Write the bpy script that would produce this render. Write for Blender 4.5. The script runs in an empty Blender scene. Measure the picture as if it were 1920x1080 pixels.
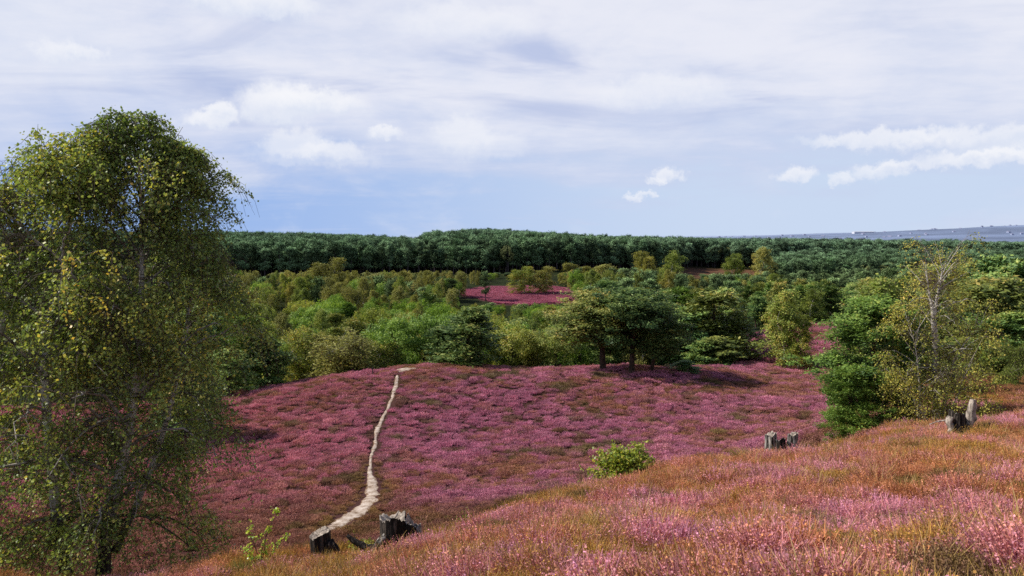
# Heather hills with a sandy path, pine and birch woods and a far hazy ridge, seen from a heath slope.
import bpy
from mathutils import Vector
import math, numpy as np
F = 1478.0                      # focal length in photo pixels (1920 wide)
PITCH = math.atan(100 / F)
EYE = np.array([0.0, 0.0, 25.0])
CP, SP = math.cos(PITCH), math.sin(PITCH)

def ray(px, py):
    u = (px - 960) / F; v = (540 - py) / F
    return np.array([u, CP + v * SP, -SP + v * CP])

def at(px, py, d):
    r = ray(px, py)
    return EYE + r * (d / r[1])

def to_px(p):
    q = np.asarray(p, float) - EYE
    zf = q[..., 1] * CP - q[..., 2] * SP; zu = q[..., 1] * SP + q[..., 2] * CP
    return 960 + F * q[..., 0] / zf, 540 - F * zu / zf

# survey of the hill, the valley and the ridge: (photo x, photo y, distance in metres)
SURVEY = [
 # near slope
 (1920,1080,5.6),(960,1080,7.6),(1450,1080,6.2),(480,1105,12),(300,1130,13),(300,1230,9),(60,1170,13),(-250,1170,13),(250,1084,18),(0,1086,19),(-300,1086,20),
 (700,1030,15.2),(590,1025,15.6),(400,1050,16.5),(1300,950,12.5),(1700,930,11.5),(1000,960,13.5),(1920,900,13),
 (2250,860,15),(2250,1000,7),
 (1170,893,21),(960,925,19.5),(800,985,17.5),(1480,838,24),(1320,858,23.5),(1650,812,25),(1800,800,25),(1920,770,28),(2250,760,28),
 # right shoulder continues gently
 (1755,800,34),(1870,742,50),(1860,710,64),(2000,735,50),(2250,735,50),(2250,690,75),(1950,690,75),(1650,800,36),
 (1580,800,47),(1600,770,60),
 # drop behind the near slope
 (1500,880,36),(1300,930,36),(1100,985,34),(900,1040,32),(700,1130,29),(500,1180,30),(250,1180,32),(0,1180,32),(-300,1180,32),
 (1500,855,50),(1300,895,50),(1100,930,48),(900,985,45),(650,1035,44),(450,1040,44),(200,1050,44),(-300,1060,44),
 # heather hill
 (640,985,53),(690,930,61),(500,985,53),(250,990,53),(1000,890,66),(1200,842,72),(1400,815,76),(1520,800,78),
 (700,850,75),(450,880,72),(200,890,72),(900,810,84),(1100,785,88),(1300,765,92),(1500,755,92),
 (720,770,92),(500,790,90),(200,800,90),(-200,820,88),
 (500,727,112),(620,707,117),(760,690,121),(900,690,121),(1060,690,121),(1200,690,123),(1330,690,124),(1420,690,126),(1500,692,128),
 (300,745,112),(0,760,112),(-300,770,112),(1600,690,118),(1700,690,110),
 (1425,655,146),(1425,628,172),(1360,650,172),(1510,645,150),(1580,610,178),(1620,640,150),(1700,650,130),
 # valley
 (400,730,150),(620,735,145),(760,730,145),(950,725,145),(1150,720,148),(1300,715,150),(100,740,150),(-200,740,150),
 (1400,632,192),(1300,665,180),
 (600,650,210),(900,650,210),(1200,655,200),(200,650,210),(-200,650,210),
 (600,585,290),(950,583,285),(1250,595,280),(1500,600,240),(1700,600,230),(1900,600,230),(2200,600,230),(200,585,290),
 (870,567,300),(1080,568,300),(960,568,300),(870,538,345),(1080,540,345),(960,538,345),
 (600,552,345),(300,552,345),(1300,545,400),(1600,530,450),(1900,530,450),(2200,530,450),
 (500,516,460),(700,516,460),(900,512,460),(1100,507,470),(1350,511,540),(1600,500,600),(1900,500,600),(2200,500,600),
 (0,516,460),(-300,516,460),
 (460,481,620),(700,485,620),(860,475,640),(950,470,640),(1100,480,650),(1300,484,700),(1600,482,800),(1900,485,800),(2200,485,800),(0,481,620),(-300,481,620),
 (900,470,800),(460,475,800),(1300,480,900),(1900,476,950),
]
RAW = [(0,0.5,23.35),(5,0.5,24.2),(-6,0.5,21.2),(-14,2,17.5),(12,2,25),(-22,10,15.5)]

def warp(x, y):
    y = np.maximum(y, 0.5)
    return np.clip(x / (y + 12), -1.15, 1.15) * 2.2, np.log(y + 14)

P = [at(*s) - np.array([0, 0, .40 if 17.4 < s[2] < 29 and s[0] > 700 else (.26 if 8 < s[2] < 29 else 0.0)]) for s in SURVEY] + [np.array(r, float) for r in RAW]
P = np.array(P)
CU, CV = warp(P[:, 0], P[:, 1])

def U(r2): return 0.5 * r2 * np.log(r2 + 1e-12)
_n = len(P)
A = np.zeros((_n + 3, _n + 3))
A[:_n, :_n] = U((CU[:, None] - CU) ** 2 + (CV[:, None] - CV) ** 2) + np.eye(_n) * 1e-4
A[:_n, _n] = 1; A[:_n, _n + 1] = CU; A[:_n, _n + 2] = CV
A[_n:, :_n] = A[:_n, _n:].T
W = np.linalg.solve(A, np.concatenate([P[:, 2], [0, 0, 0]]))

def smooth(a, b, t):
    t = np.clip((t - a) / (b - a), 0, 1); return t * t * (3 - 2 * t)

def bumps(x, y):
    return (0.10 * np.sin(x * 0.9 + 1.3 * np.sin(y * 0.35)) * np.sin(y * 0.8 + 0.7) + 0.16 * np.sin(x * 0.31 + 2) * np.sin(y * 0.27 + x * 0.13)
            + 0.04 * np.sin(x * 2.3 + y * 1.1) * np.sin(y * 2.1 - x * 0.6))

def height(x, y):
    x = np.asarray(x, float); y = np.asarray(y, float)
    x, y = np.broadcast_arrays(x, y); sh = x.shape
    x = x.ravel(); y = y.ravel()
    out = np.empty(len(x))
    for i in range(0, len(x), 20000):
        xs, ys = x[i:i + 20000], np.minimum(y[i:i + 20000], 900)
        u, v = warp(xs, ys)
        k = U((u[:, None] - CU) ** 2 + (v[:, None] - CV) ** 2)
        out[i:i + 20000] = k @ W[:_n] + W[_n] + W[_n + 1] * u + W[_n + 2] * v
    out = out + bumps(x, y) * smooth(600, 200, y) - np.minimum(y - 0.5, 0) * -0.06
    uu = x / np.maximum(np.abs(y), 50)
    far = 25 + np.interp(uu, [-.9, .1, .22, .30, .45, .62, .72, .95], [-60, -60, -50, -30, 20, 95, 120, 130]) * smooth(3500, 9000, y)
    far = far - 55 * smooth(9000, 3500, y)
    far = far + smooth(3000, 7000, y) * (14 * np.sin(x / 900.0) * np.sin(y / 700.0 + 1) + 6 * np.sin(x / 260.0 + y / 400.0))
    t = smooth(850, 1800, y)
    out = out * (1 - t) + far * t
    return out.reshape(sh)

def ground_at(px, py, lo=3.0, hi=900.0):
    r = ray(px, py); r = r / r[1]
    ds = np.geomspace(lo, hi, 900)
    pts = EYE + ds[:, None] * r
    g = height(pts[:, 0], pts[:, 1])
    i = np.argmax(pts[:, 2] < g)
    if pts[i, 2] >= g[i]: i = len(ds) - 1
    a, b = ds[max(i - 1, 0)], ds[i]
    da, db = pts[max(i - 1, 0), 2] - g[max(i - 1, 0)], pts[i, 2] - g[i]
    d = a + (b - a) * da / (da - db + 1e-9)
    p = EYE + d * r
    p[2] = height(p[0], p[1])
    return p
USE_DENOISE = False
SUN_E = 5.0

# ------------------------------------------------------------------ scene, camera, light
rng = np.random.default_rng(11)
scene = bpy.context.scene
COL = scene.collection
cam_data = bpy.data.cameras.new("camera")
cam = bpy.data.objects.new("camera", cam_data); COL.objects.link(cam)
cam.location = EYE; cam.rotation_euler = (math.pi / 2 - PITCH, 0, 0)
cam_data.sensor_width = 36; cam_data.lens = 36 * F / 1920
cam_data.clip_start = 0.1; cam_data.clip_end = 60000
scene.camera = cam
scene.view_settings.view_transform = 'Standard'; scene.view_settings.look = 'None'
scene.view_settings.exposure = 0; scene.view_settings.gamma = 1
scene.render.engine = 'CYCLES'
cy = scene.cycles
cy.max_bounces = 5; cy.diffuse_bounces = 3; cy.glossy_bounces = 2; cy.transmission_bounces = 3; cy.transparent_max_bounces = 4
cy.caustics_reflective = False; cy.caustics_refractive = False
try:
    cy.use_denoising = USE_DENOISE
    cy.denoiser = 'OPENIMAGEDENOISE'
except Exception:
    pass

SUN = np.array([-0.74, 0.08, 0.66]); SUN = SUN / np.linalg.norm(SUN)
sun_data = bpy.data.lights.new("sun", 'SUN'); sun_data.energy = SUN_E; sun_data.angle = math.radians(0.53)
sun_data.color = (1.0, 0.93, 0.82)
sun = bpy.data.objects.new("sun", sun_data); COL.objects.link(sun)
sun.rotation_euler = Vector(SUN).to_track_quat('Z', 'Y').to_euler()
sun.location = (-60, 20, 90)

# ------------------------------------------------------------------ node helpers
class NT:
    def __init__(s, tree): s.t = tree; s.n = tree.nodes; s.l = tree.links
    def node(s, kind, **kw):
        n = s.n.new(kind)
        for k, v in kw.items(): setattr(n, k, v)
        return n
    def put(s, sock, v):
        if isinstance(v, bpy.types.NodeSocket): s.l.new(v, sock)
        elif v is not None: sock.default_value = v
    def math(s, op, a, b=None, c=None, clamp=False):
        n = s.node('ShaderNodeMath', operation=op, use_clamp=clamp)
        for i, v in enumerate((a, b, c)): s.put(n.inputs[i], v)
        return n.outputs[0]
    def vmath(s, op, a, b=None):
        n = s.node('ShaderNodeVectorMath', operation=op)
        s.put(n.inputs[0], a); s.put(n.inputs[1], b)
        return n.outputs[0]
    def xyz(s, x, y, z):
        n = s.node('ShaderNodeCombineXYZ')
        for i, v in enumerate((x, y, z)): s.put(n.inputs[i], v)
        return n.outputs[0]
    def sep(s, v):
        n = s.node('ShaderNodeSeparateXYZ'); s.put(n.inputs[0], v); return n.outputs
    def noise(s, vec, scale, detail=4, rough=0.55, dist=0.0, color=False):
        n = s.node('ShaderNodeTexNoise'); s.put(n.inputs['Vector'], vec)
        n.inputs['Scale'].default_value = scale; n.inputs['Detail'].default_value = detail
        n.inputs['Roughness'].default_value = rough; n.inputs['Distortion'].default_value = dist
        return n.outputs['Color' if color else 'Fac']
    def mix(s, f, a, b, blend='MIX'):
        n = s.node('ShaderNodeMix', data_type='RGBA', blend_type=blend)
        s.put(n.inputs[0], f)
        s.put(n.inputs[6], a if not isinstance(a, tuple) else (*a, 1)); s.put(n.inputs[7], b if not isinstance(b, tuple) else (*b, 1))
        return n.outputs[2]
    def ramp(s, f, stops, interp='LINEAR'):
        n = s.node('ShaderNodeValToRGB'); s.put(n.inputs[0], f); e = n.color_ramp; e.interpolation = interp
        while len(e.elements) < len(stops): e.elements.new(0.5)
        for el, (p, c) in zip(e.elements, stops):
            el.position = p; el.color = (*c, 1) if isinstance(c, tuple) else (c, c, c, 1)
        return n.outputs[0]
    def sstep(s, v, a, b):
        n = s.node('ShaderNodeMapRange', interpolation_type='SMOOTHSTEP'); s.put(n.inputs[0], v)
        n.inputs[1].default_value = a; n.inputs[2].default_value = b
        return n.outputs[0]
    def attr(s, name, kind='GEOMETRY', out='Fac'):
        n = s.node('ShaderNodeAttribute', attribute_name=name, attribute_type=kind); return n.outputs[out]

# ------------------------------------------------------------------ sky
world = bpy.data.worlds.new("World"); scene.world = world; world.use_nodes = True
w = NT(world.node_tree); w.n.clear()
sky = w.node('ShaderNodeTexSky', sky_type='NISHITA', sun_disc=False)
sky.sun_elevation = math.asin(SUN[2]); sky.sun_rotation = math.atan2(SUN[0], SUN[1])
sky.altitude = 80; sky.air_density = 1.0; sky.dust_density = 0.6; sky.ozone_density = 1.5
SK = 0.1
D = w.node('ShaderNodeTexCoord').outputs['Generated']
D = w.vmath('NORMALIZE', D)
dx, dy, dz = w.sep(D)
az = w.math('ARCTAN2', dx, dy); el = w.math('ARCSINE', dz)
zz = w.math('ADD', w.math('MAXIMUM', dz, 0.0), 0.10)
plane = w.xyz(w.math('DIVIDE', dx, zz), w.math('DIVIDE', dy, zz), 0.0)
base = w.mix(1.0, sky.outputs[0], (0.92, 0.90, 1.02), 'MULTIPLY')
def C(r, g, b):                                            # display colour -> linear radiance at strength SK
    f = lambda v: ((v / 255 + .055) / 1.055) ** 2.4 if v > 10 else v / 255 / 12.92
    return (f(r) / SK, f(g) / SK, f(b) / SK)
# pale haze near the horizon, blue patch low on the left
side = w.sstep(az, -0.45, 0.30)
low = w.mix(side, C(153, 184, 235), C(201, 217, 241))
c = w.mix(w.sstep(el, 0.40, 0.12), base, low)
# soft grey-lavender veil, in streaks that rise to the right
rot = w.node('ShaderNodeMapping'); w.put(rot.inputs['Vector'], plane)
rot.inputs['Rotation'].default_value = (0, 0, math.radians(14)); rot.inputs['Scale'].default_value = (0.75, 1.15, 1)
n1 = w.noise(rot.outputs[0], 0.62, 7, 0.56, 0.5)
n2 = w.noise(rot.outputs[0], 1.9, 6, 0.6, 0.3)
nb_ = w.noise(w.xyz(az, w.math('MULTIPLY', el, 2.0), 0.3), 6.0, 7, 0.58, 0.25)
veil = w.math('ADD', w.math('ADD', w.math('MULTIPLY', n1, 0.52), w.math('MULTIPLY', n2, 0.13)), w.math('MULTIPLY', nb_, 0.40))
elb = w.math('MULTIPLY', w.sstep(el, 0.0, 0.20), 0.35)
veil = w.math('ADD', veil, elb)
fade_top = w.sstep(el, 0.55, 0.34)
m_grey = w.math('MULTIPLY', w.sstep(veil, 0.52, 0.74), fade_top)
c = w.mix(w.math('MULTIPLY', m_grey, 0.85), c, C(199, 210, 237))
nfine = w.noise(rot.outputs[0], 5.0, 6, 0.62, 0.4)
m_white = w.math('MULTIPLY', w.sstep(w.math('ADD', veil, w.math('MULTIPLY', w.math('SUBTRACT', nfine, 0.5), 0.14)), 0.64, 0.96), fade_top)
c = w.mix(w.math('MULTIPLY', m_white, 0.85), c, C(238, 239, 248))
n3 = w.noise(rot.outputs[0], 0.9, 5, 0.55, 0.8)
dark = w.math('MULTIPLY', w.sstep(n3, 0.50, 0.72), w.math('MULTIPLY', w.sstep(el, 0.08, 0.16), fade_top))
c = w.mix(w.math('MULTIPLY', dark, 0.75), c, C(172, 187, 225))
# heaped clouds: (photo x, photo y, half width, half height, whiteness)
CUM = [(400,226,46,20,.85),(418,212,22,18,.8),(515,205,60,44,.85),(600,200,85,26,.7),(565,195,50,32,.75),
       (560,272,52,30,.62),(620,285,55,24,.55),(600,298,110,26,.35),
       (722,254,36,13,.75),(865,262,55,42,.5),(905,280,80,34,.35),(1257,331,24,17,.7),(1232,340,20,9,.6),(1188,372,16,10,.6),(1213,369,14,9,.6),
       (1488,336,32,17,.7),(1580,338,22,11,.6),(1650,322,44,17,.6),(1700,312,40,9,.5),(1850,298,100,17,.75),(1900,288,70,16,.75),
       (1640,262,110,16,.65),(1860,262,170,22,.6),(110,104,32,24,.65),(165,106,26,16,.6),(480,8,110,40,.8),(870,50,130,40,.45),(1240,180,120,36,.5),(60,95,160,90,.3)]
nv = w.noise(D, 26, 5, 0.6, 0, True)
nv2 = w.noise(D, 70, 6, 0.65, 0, True)
off = w.vmath('SUBTRACT', nv, (0.5, 0.5, 0.5)); off2 = w.vmath('SUBTRACT', nv2, (0.5, 0.5, 0.5))
ox, oy, _ = w.sep(off); px_, py_, _ = w.sep(off2)
azd = w.math('ADD', az, w.math('ADD', w.math('MULTIPLY', ox, 0.040), w.math('MULTIPLY', px_, 0.030)))
eld = w.math('ADD', el, w.math('ADD', w.math('MULTIPLY', oy, 0.028), w.math('MULTIPLY', py_, 0.026)))
for (qx, qy, hw, hh, wh) in CUM:
    r = ray(qx, qy); r = r / np.linalg.norm(r)
    a0, e0 = math.atan2(r[0], r[1]), math.asin(r[2])
    du = w.math('MULTIPLY', w.math('SUBTRACT', azd, a0), F / hw * 0.9)
    dv = w.math('MULTIPLY', w.math('SUBTRACT', eld, e0), F / hh * 0.9)
    dvb = w.math('MAXIMUM', dv, w.math('MULTIPLY', dv, -1.7))            # flatter base
    rr = w.math('SQRT', w.math('ADD', w.math('MULTIPLY', du, du), w.math('MULTIPLY', dvb, dvb)))
    m = w.math('MULTIPLY', w.sstep(rr, 1.25, 0.55), wh)
    top = w.sstep(dv, -0.9, 0.6)
    c = w.mix(m, c, w.mix(top, C(214, 223, 242), C(247, 248, 252)))
lowp = w.math('MULTIPLY', w.math('MULTIPLY', w.sstep(nb_, 0.48, 0.70), w.sstep(el, 0.19, 0.06)), 0.5)
c = w.mix(lowp, c, C(214, 223, 242))
below = w.sstep(dz, -0.06, -0.005)
c = w.mix(below, C(110, 105, 95), c)
bg = w.node('ShaderNodeBackground'); w.put(bg.inputs[0], c); bg.inputs[1].default_value = SK
out = w.node('ShaderNodeOutputWorld'); w.l.new(bg.outputs[0], out.inputs[0])
world.cycles.sampling_method = 'MANUAL'; world.cycles.sample_map_resolution = 512

# ------------------------------------------------------------------ materials
def new_mat(name):
    m = bpy.data.materials.new(name); m.use_nodes = True
    t = NT(m.node_tree); t.n.clear(); return m, t

def finish(t, col, rough=0.8, spec=0.2, trans=0.0, bump=None, tcol=None):
    b = t.node('ShaderNodeBsdfPrincipled'); t.put(b.inputs['Base Color'], col)
    t.put(b.inputs['Roughness'], rough); b.inputs['Specular IOR Level'].default_value = spec
    if bump is not None:
        bn = t.node('ShaderNodeBump'); bn.inputs['Strength'].default_value = bump[1]; bn.inputs['Distance'].default_value = bump[2]
        t.put(bn.inputs['Height'], bump[0]); t.put(b.inputs['Normal'], bn.outputs[0])
    s = b.outputs[0]
    if trans:
        tr = t.node('ShaderNodeBsdfTranslucent'); t.put(tr.inputs[0], tcol if tcol is not None else col)
        mx = t.node('ShaderNodeMixShader'); mx.inputs[0].default_value = trans
        t.l.new(s, mx.inputs[1]); t.l.new(tr.outputs[0], mx.inputs[2]); s = mx.outputs[0]
    o = t.node('ShaderNodeOutputMaterial'); t.l.new(s, o.inputs[0])

def leaf_mat(name, stops, trans=0.25, vary=0.25, spec=0.25, rough=0.55, gain=3.3):
    m, t = new_mat(name)
    stops = [(p_, tuple(v * gain for v in c_)) for p_, c_ in stops]
    r = t.node('ShaderNodeObjectInfo').outputs['Random']
    f = t.math('ADD', t.attr('tint'), t.math('MULTIPLY', t.math('SUBTRACT', r, 0.5), vary))
    col = t.ramp(f, stops)
    finish(t, col, rough, spec, trans, tcol=t.mix(1.0, col, (1.55, 1.55, 0.85), 'MULTIPLY'))
    return m

def inst_mat(name, base, trans=0.2, tipmul=1.0, hi=1.6):
    """heather sprigs: colour carried by each plant, darker and browner towards the foot"""
    m, t = new_mat(name)
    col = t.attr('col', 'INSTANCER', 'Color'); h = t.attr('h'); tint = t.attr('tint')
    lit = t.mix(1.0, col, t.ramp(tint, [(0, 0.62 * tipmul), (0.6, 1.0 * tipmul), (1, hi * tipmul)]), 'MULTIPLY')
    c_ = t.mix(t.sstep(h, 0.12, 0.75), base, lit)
    finish(t, c_, 0.8, 0.1, trans)
    return m

def bark_mat(name, dark, light, scale=(7, 7, 1.5), lo=0.4, hi=0.62):
    m, t = new_mat(name)
    mp = t.node('ShaderNodeMapping'); t.put(mp.inputs[0], t.node('ShaderNodeTexCoord').outputs['Object']); mp.inputs['Scale'].default_value = scale
    n = t.noise(mp.outputs[0], 1.0, 6, 0.65)
    finish(t, t.ramp(n, [(lo, dark), (hi, light)]), 0.85, 0.15, bump=(n, 0.6, 0.03))
    return m

def birch_bark(name, darkfoot, k=1.0):
    m, t = new_mat(name)
    oc = t.node('ShaderNodeTexCoord').outputs['Object']
    mp = t.node('ShaderNodeMapping'); t.put(mp.inputs[0], oc); mp.inputs['Scale'].default_value = (3, 3, 14)
    n = t.noise(mp.outputs[0], 1.0, 5, 0.6)
    col = t.ramp(n, [(0.36, (0.03, 0.026, 0.022)), (0.47, (0.50 * k, 0.46 * k, 0.40 * k)), (0.7, (0.68 * k, 0.65 * k, 0.60 * k))])
    z = t.sep(oc)[2]
    nf = t.noise(oc, 2.0, 3)
    foot = t.sstep(t.math('ADD', z, t.math('MULTIPLY', nf, 1.2)), darkfoot + 1.4, darkfoot)
    col = t.mix(foot, col, (0.035, 0.03, 0.025))
    thin = t.attr('tint')
    col = t.mix(thin, col, (0.075, 0.05, 0.035))
    finish(t, col, 0.75, 0.2, bump=(n, 0.4, 0.02))
    return m

M = {}
M['birch_leaf'] = leaf_mat('birch_leaf', [(0.0, (0.028, 0.042, 0.012)), (0.35, (0.058, 0.078, 0.02)), (0.62, (0.10, 0.11, 0.028)), (0.82, (0.145, 0.125, 0.026)), (1.0, (0.17, 0.115, 0.024))], 0.28, 0.10, 0.40, 0.45, gain=4.5)
M['birch_thin'] = leaf_mat('birch_thin', [(0.0, (0.055, 0.065, 0.015)), (0.4, (0.115, 0.115, 0.024)), (0.75, (0.18, 0.15, 0.035)), (1.0, (0.25, 0.175, 0.05))], 0.36, 0.15, gain=3.9)
M['birch_mid'] = leaf_mat('birch_mid', [(0.0, (0.045, 0.06, 0.014)), (0.4, (0.088, 0.113, 0.024)), (0.75, (0.145, 0.15, 0.033)), (1.0, (0.24, 0.17, 0.05))], 0.32, 0.35, gain=3.1)
M['birch_gold'] = leaf_mat('birch_gold', [(0.0, (0.075, 0.075, 0.02)), (0.45, (0.138, 0.140, 0.034)), (0.8, (0.20, 0.172, 0.045)), (1.0, (0.26, 0.185, 0.06))], 0.22, 0.35, gain=2.6)
M['oak'] = leaf_mat('oak', [(0.0, (0.026, 0.050, 0.010)), (0.45, (0.066, 0.108, 0.017)), (0.8, (0.108, 0.150, 0.025)), (1.0, (0.155, 0.165, 0.035))], 0.30, 0.4, gain=3.0)
M['oak_olive'] = leaf_mat('oak_olive', [(0.0, (0.040, 0.055, 0.012)), (0.45, (0.090, 0.105, 0.022)), (0.8, (0.135, 0.135, 0.034)), (1.0, (0.19, 0.145, 0.04))], 0.3, 0.35, gain=3.2)
M['pine'] = leaf_mat('pine', [(0.0, (0.014, 0.032, 0.012)), (0.5, (0.042, 0.067, 0.018)), (0.85, (0.075, 0.10, 0.026)), (1.0, (0.12, 0.12, 0.035))], 0.15, 0.35, gain=4.6)
M['pine_dark'] = leaf_mat('pine_dark', [(0.0, (0.012, 0.026, 0.009)), (0.5, (0.038, 0.060, 0.016)), (0.85, (0.075, 0.098, 0.025)), (1.0, (0.12, 0.12, 0.035))], 0.12, 0.25, gain=3.4)
M['pine_olive'] = leaf_mat('pine_olive', [(0.0, (0.030, 0.044, 0.012)), (0.5, (0.072, 0.088, 0.020)), (0.85, (0.12, 0.122, 0.028)), (1.0, (0.17, 0.13, 0.035))], 0.15, 0.3, gain=2.8)
M['pine_bright'] = leaf_mat('pine_bright', [(0.0, (0.022, 0.046, 0.011)), (0.5, (0.064, 0.108, 0.018)), (0.85, (0.10, 0.16, 0.028)), (1.0, (0.15, 0.17, 0.035))], 0.18, 0.2, gain=2.25)
M['sapling_leaf'] = leaf_mat('sapling_leaf', [(0.0, (0.05, 0.12, 0.015)), (0.5, (0.16, 0.24, 0.03)), (0.85, (0.32, 0.34, 0.05)), (1.0, (0.45, 0.36, 0.06))], 0.35, 0.1, 0.4, 0.35, 2.0)
M['shrub_leaf'] = leaf_mat('shrub_leaf', [(0.0, (0.06, 0.10, 0.015)), (0.5, (0.15, 0.19, 0.028)), (0.85, (0.27, 0.27, 0.045)), (1.0, (0.36, 0.28, 0.05))], 0.32, 0.1, 0.4, 0.4, 1.9)
M['pine_bark'] = bark_mat('pine_bark', (0.028, 0.02, 0.016), (0.10, 0.062, 0.042))
M['grey_bark'] = bark_mat('grey_bark', (0.03, 0.025, 0.02), (0.09, 0.075, 0.06))
M['birch_bark'] = birch_bark('birch_bark', 2.2)
M['birch_bark_pale'] = birch_bark('birch_bark_pale', -0.6, 1.08)
M['stump_dark'] = bark_mat('stump_dark', (0.016, 0.013, 0.011), (0.22, 0.18, 0.15), (26, 26, 2.2), 0.50, 0.74)
M['stump_pale'] = bark_mat('stump_pale', (0.10, 0.08, 0.065), (0.52, 0.45, 0.38), (18, 18, 3.0), 0.36, 0.6)
M['stump_mixed'] = bark_mat('stump_mixed', (0.014, 0.011, 0.009), (0.50, 0.46, 0.42), (15, 15, 1.8), 0.46, 0.62)
M['post_wood'] = bark_mat('post_wood', (0.03, 0.024, 0.02), (0.10, 0.08, 0.065))
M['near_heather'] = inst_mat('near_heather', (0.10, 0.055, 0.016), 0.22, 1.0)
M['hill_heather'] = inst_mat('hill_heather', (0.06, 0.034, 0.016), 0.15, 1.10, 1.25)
M['far_pine'] = None

# ------------------------------------------------------------------ mesh building
class MB:
    def __init__(s): s.V = []; s.Q = []; s.T = []; s.H = []; s.MI = []; s.n = 0
    def add(s, v, q, tint=0.5, mat=0, h=0.0):
        v = np.asarray(v, np.float32).reshape(-1, 3); q = np.asarray(q, np.int64).reshape(-1, 4)
        s.V.append(v); s.Q.append(q + s.n); s.n += len(v)
        s.T.append(np.broadcast_to(np.asarray(tint, np.float32), (len(v),))); s.H.append(np.broadcast_to(np.asarray(h, np.float32), (len(v),)))
        s.MI.append(np.full(len(q), mat, np.int32))
    def arrays(s):
        return np.concatenate(s.V), np.concatenate(s.Q)
    def mesh(s, name, mats, smooth=False, height=False):
        V = np.concatenate(s.V); Q = np.concatenate(s.Q)
        me = bpy.data.meshes.new(name)
        me.vertices.add(len(V)); me.vertices.foreach_set('co', V.ravel())
        me.loops.add(len(Q) * 4); me.loops.foreach_set('vertex_index', Q.ravel().astype(np.int32))
        me.polygons.add(len(Q)); me.polygons.foreach_set('loop_start', np.arange(len(Q), dtype=np.int32) * 4)
        me.polygons.foreach_set('material_index', np.concatenate(s.MI))
        me.polygons.foreach_set('use_smooth', np.full(len(Q), smooth))
        me.attributes.new('tint', 'FLOAT', 'POINT').data.foreach_set('value', np.concatenate(s.T).astype(np.float32))
        if height: me.attributes.new('h', 'FLOAT', 'POINT').data.foreach_set('value', np.concatenate(s.H).astype(np.float32))
        for m in mats: me.materials.append(m)
        me.update(calc_edges=True)
        return me

def obj(name, me, parent=None, loc=(0, 0, 0), rotz=0.0, scale=(1, 1, 1)):
    o = bpy.data.objects.new(name, me); COL.objects.link(o)
    o.location = loc; o.rotation_euler = (0, 0, rotz); o.scale = scale
    if parent is not None: o.parent = parent
    return o

def tag(o, label=None, cat=None, group=None, kind=None):
    if label: o['label'] = label
    if cat: o['category'] = cat
    if group: o['group'] = group
    if kind: o['kind'] = kind
    return o

def unit(v): return v / (np.linalg.norm(v, axis=-1, keepdims=True) + 1e-9)

def tubes(mb, paths, radii, sides=5, tint=0.0, mat=0):
    """paths (B,n,3), radii (B,n): a tapering tube along each path"""
    paths = np.asarray(paths, float); radii = np.asarray(radii, float)
    B, n, _ = paths.shape
    T = np.empty_like(paths); T[:, 1:-1] = paths[:, 2:] - paths[:, :-2]; T[:, 0] = paths[:, 1] - paths[:, 0]; T[:, -1] = paths[:, -1] - paths[:, -2]
    T = unit(T)
    d0 = unit(paths[:, -1] - paths[:, 0])
    ref = np.where(np.abs(d0[:, 2:3]) > 0.8, np.array([[1.0, 0.13, 0]]), np.array([[0.05, 0, 1.0]]))[:, None, :]
    N1 = unit(np.cross(T, ref)); N2 = np.cross(T, N1)
    a = np.arange(sides) * 2 * math.pi / sides
    ring = paths[:, :, None, :] + radii[:, :, None, None] * (np.cos(a)[None, None, :, None] * N1[:, :, None, :] + np.sin(a)[None, None, :, None] * N2[:, :, None, :])
    V = ring.reshape(-1, 3)
    b = np.arange(B)[:, None, None] * n * sides; i = np.arange(n - 1)[None, :, None] * sides; k = np.arange(sides)[None, None, :]; k2 = (k + 1) % sides
    Q = np.stack(np.broadcast_arrays(b + i + k, b + i + k2, b + i + sides + k2, b + i + sides + k), -1).reshape(-1, 4)
    if np.ndim(tint) == 1: tint = np.repeat(np.asarray(tint), n * sides)
    elif np.ndim(tint) == 2: tint = np.repeat(np.asarray(tint).ravel(), sides)
    mb.add(V, Q, tint, mat)

def leaves(mb, c, size, tint, R, flat=0.3, aspect=0.7, up=None, mat=0):
    """small diamond leaves, one quad each"""
    c = np.asarray(c, float); N = len(c)
    size = np.broadcast_to(np.asarray(size, float), (N,))
    nrm = R.normal(size=(N, 3)); nrm[:, 2] += flat * 2
    nrm += SUN * 1.1                                        # leaves turn to the light
    if up is not None: nrm += up
    nrm = unit(nrm)
    t = R.normal(size=(N, 3)); t = unit(t - nrm * (t * nrm).sum(1, keepdims=True)); b = np.cross(nrm, t)
    t = t * (size * .5)[:, None]; b = b * (size * .5 * aspect)[:, None]
    V = np.stack([c - t, c + b - t * 0.1, c + t, c - b - t * 0.1], 1).reshape(-1, 3)
    Q = np.arange(N * 4).reshape(N, 4)
    mb.add(V, Q, np.repeat(np.broadcast_to(tint, (N,)), 4), mat)

def wob(p, s, k=0.0):                                       # smooth 3-D noise of sines, about -1..1
    x, y, z = p[..., 0] * s, p[..., 1] * s, p[..., 2] * s
    return (np.sin(x * 1.7 + 1.3 * np.sin(y * 1.1 + k) + k) + np.sin(y * 1.9 + 1.2 * np.sin(z * 1.3 + 2 * k)) + np.sin(z * 1.6 + 1.4 * np.sin(x * 0.9 + k * 3))) / 2.2

def hash2(ix, iy, seed):
    h = (ix.astype(np.int64) * 374761393 + iy.astype(np.int64) * 668265263 + seed * 974711) & 0x7fffffff
    h = ((h ^ (h >> 13)) * 1274126177) & 0x7fffffff
    return ((h ^ (h >> 16)) & 0xffff) / 65535.0

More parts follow.
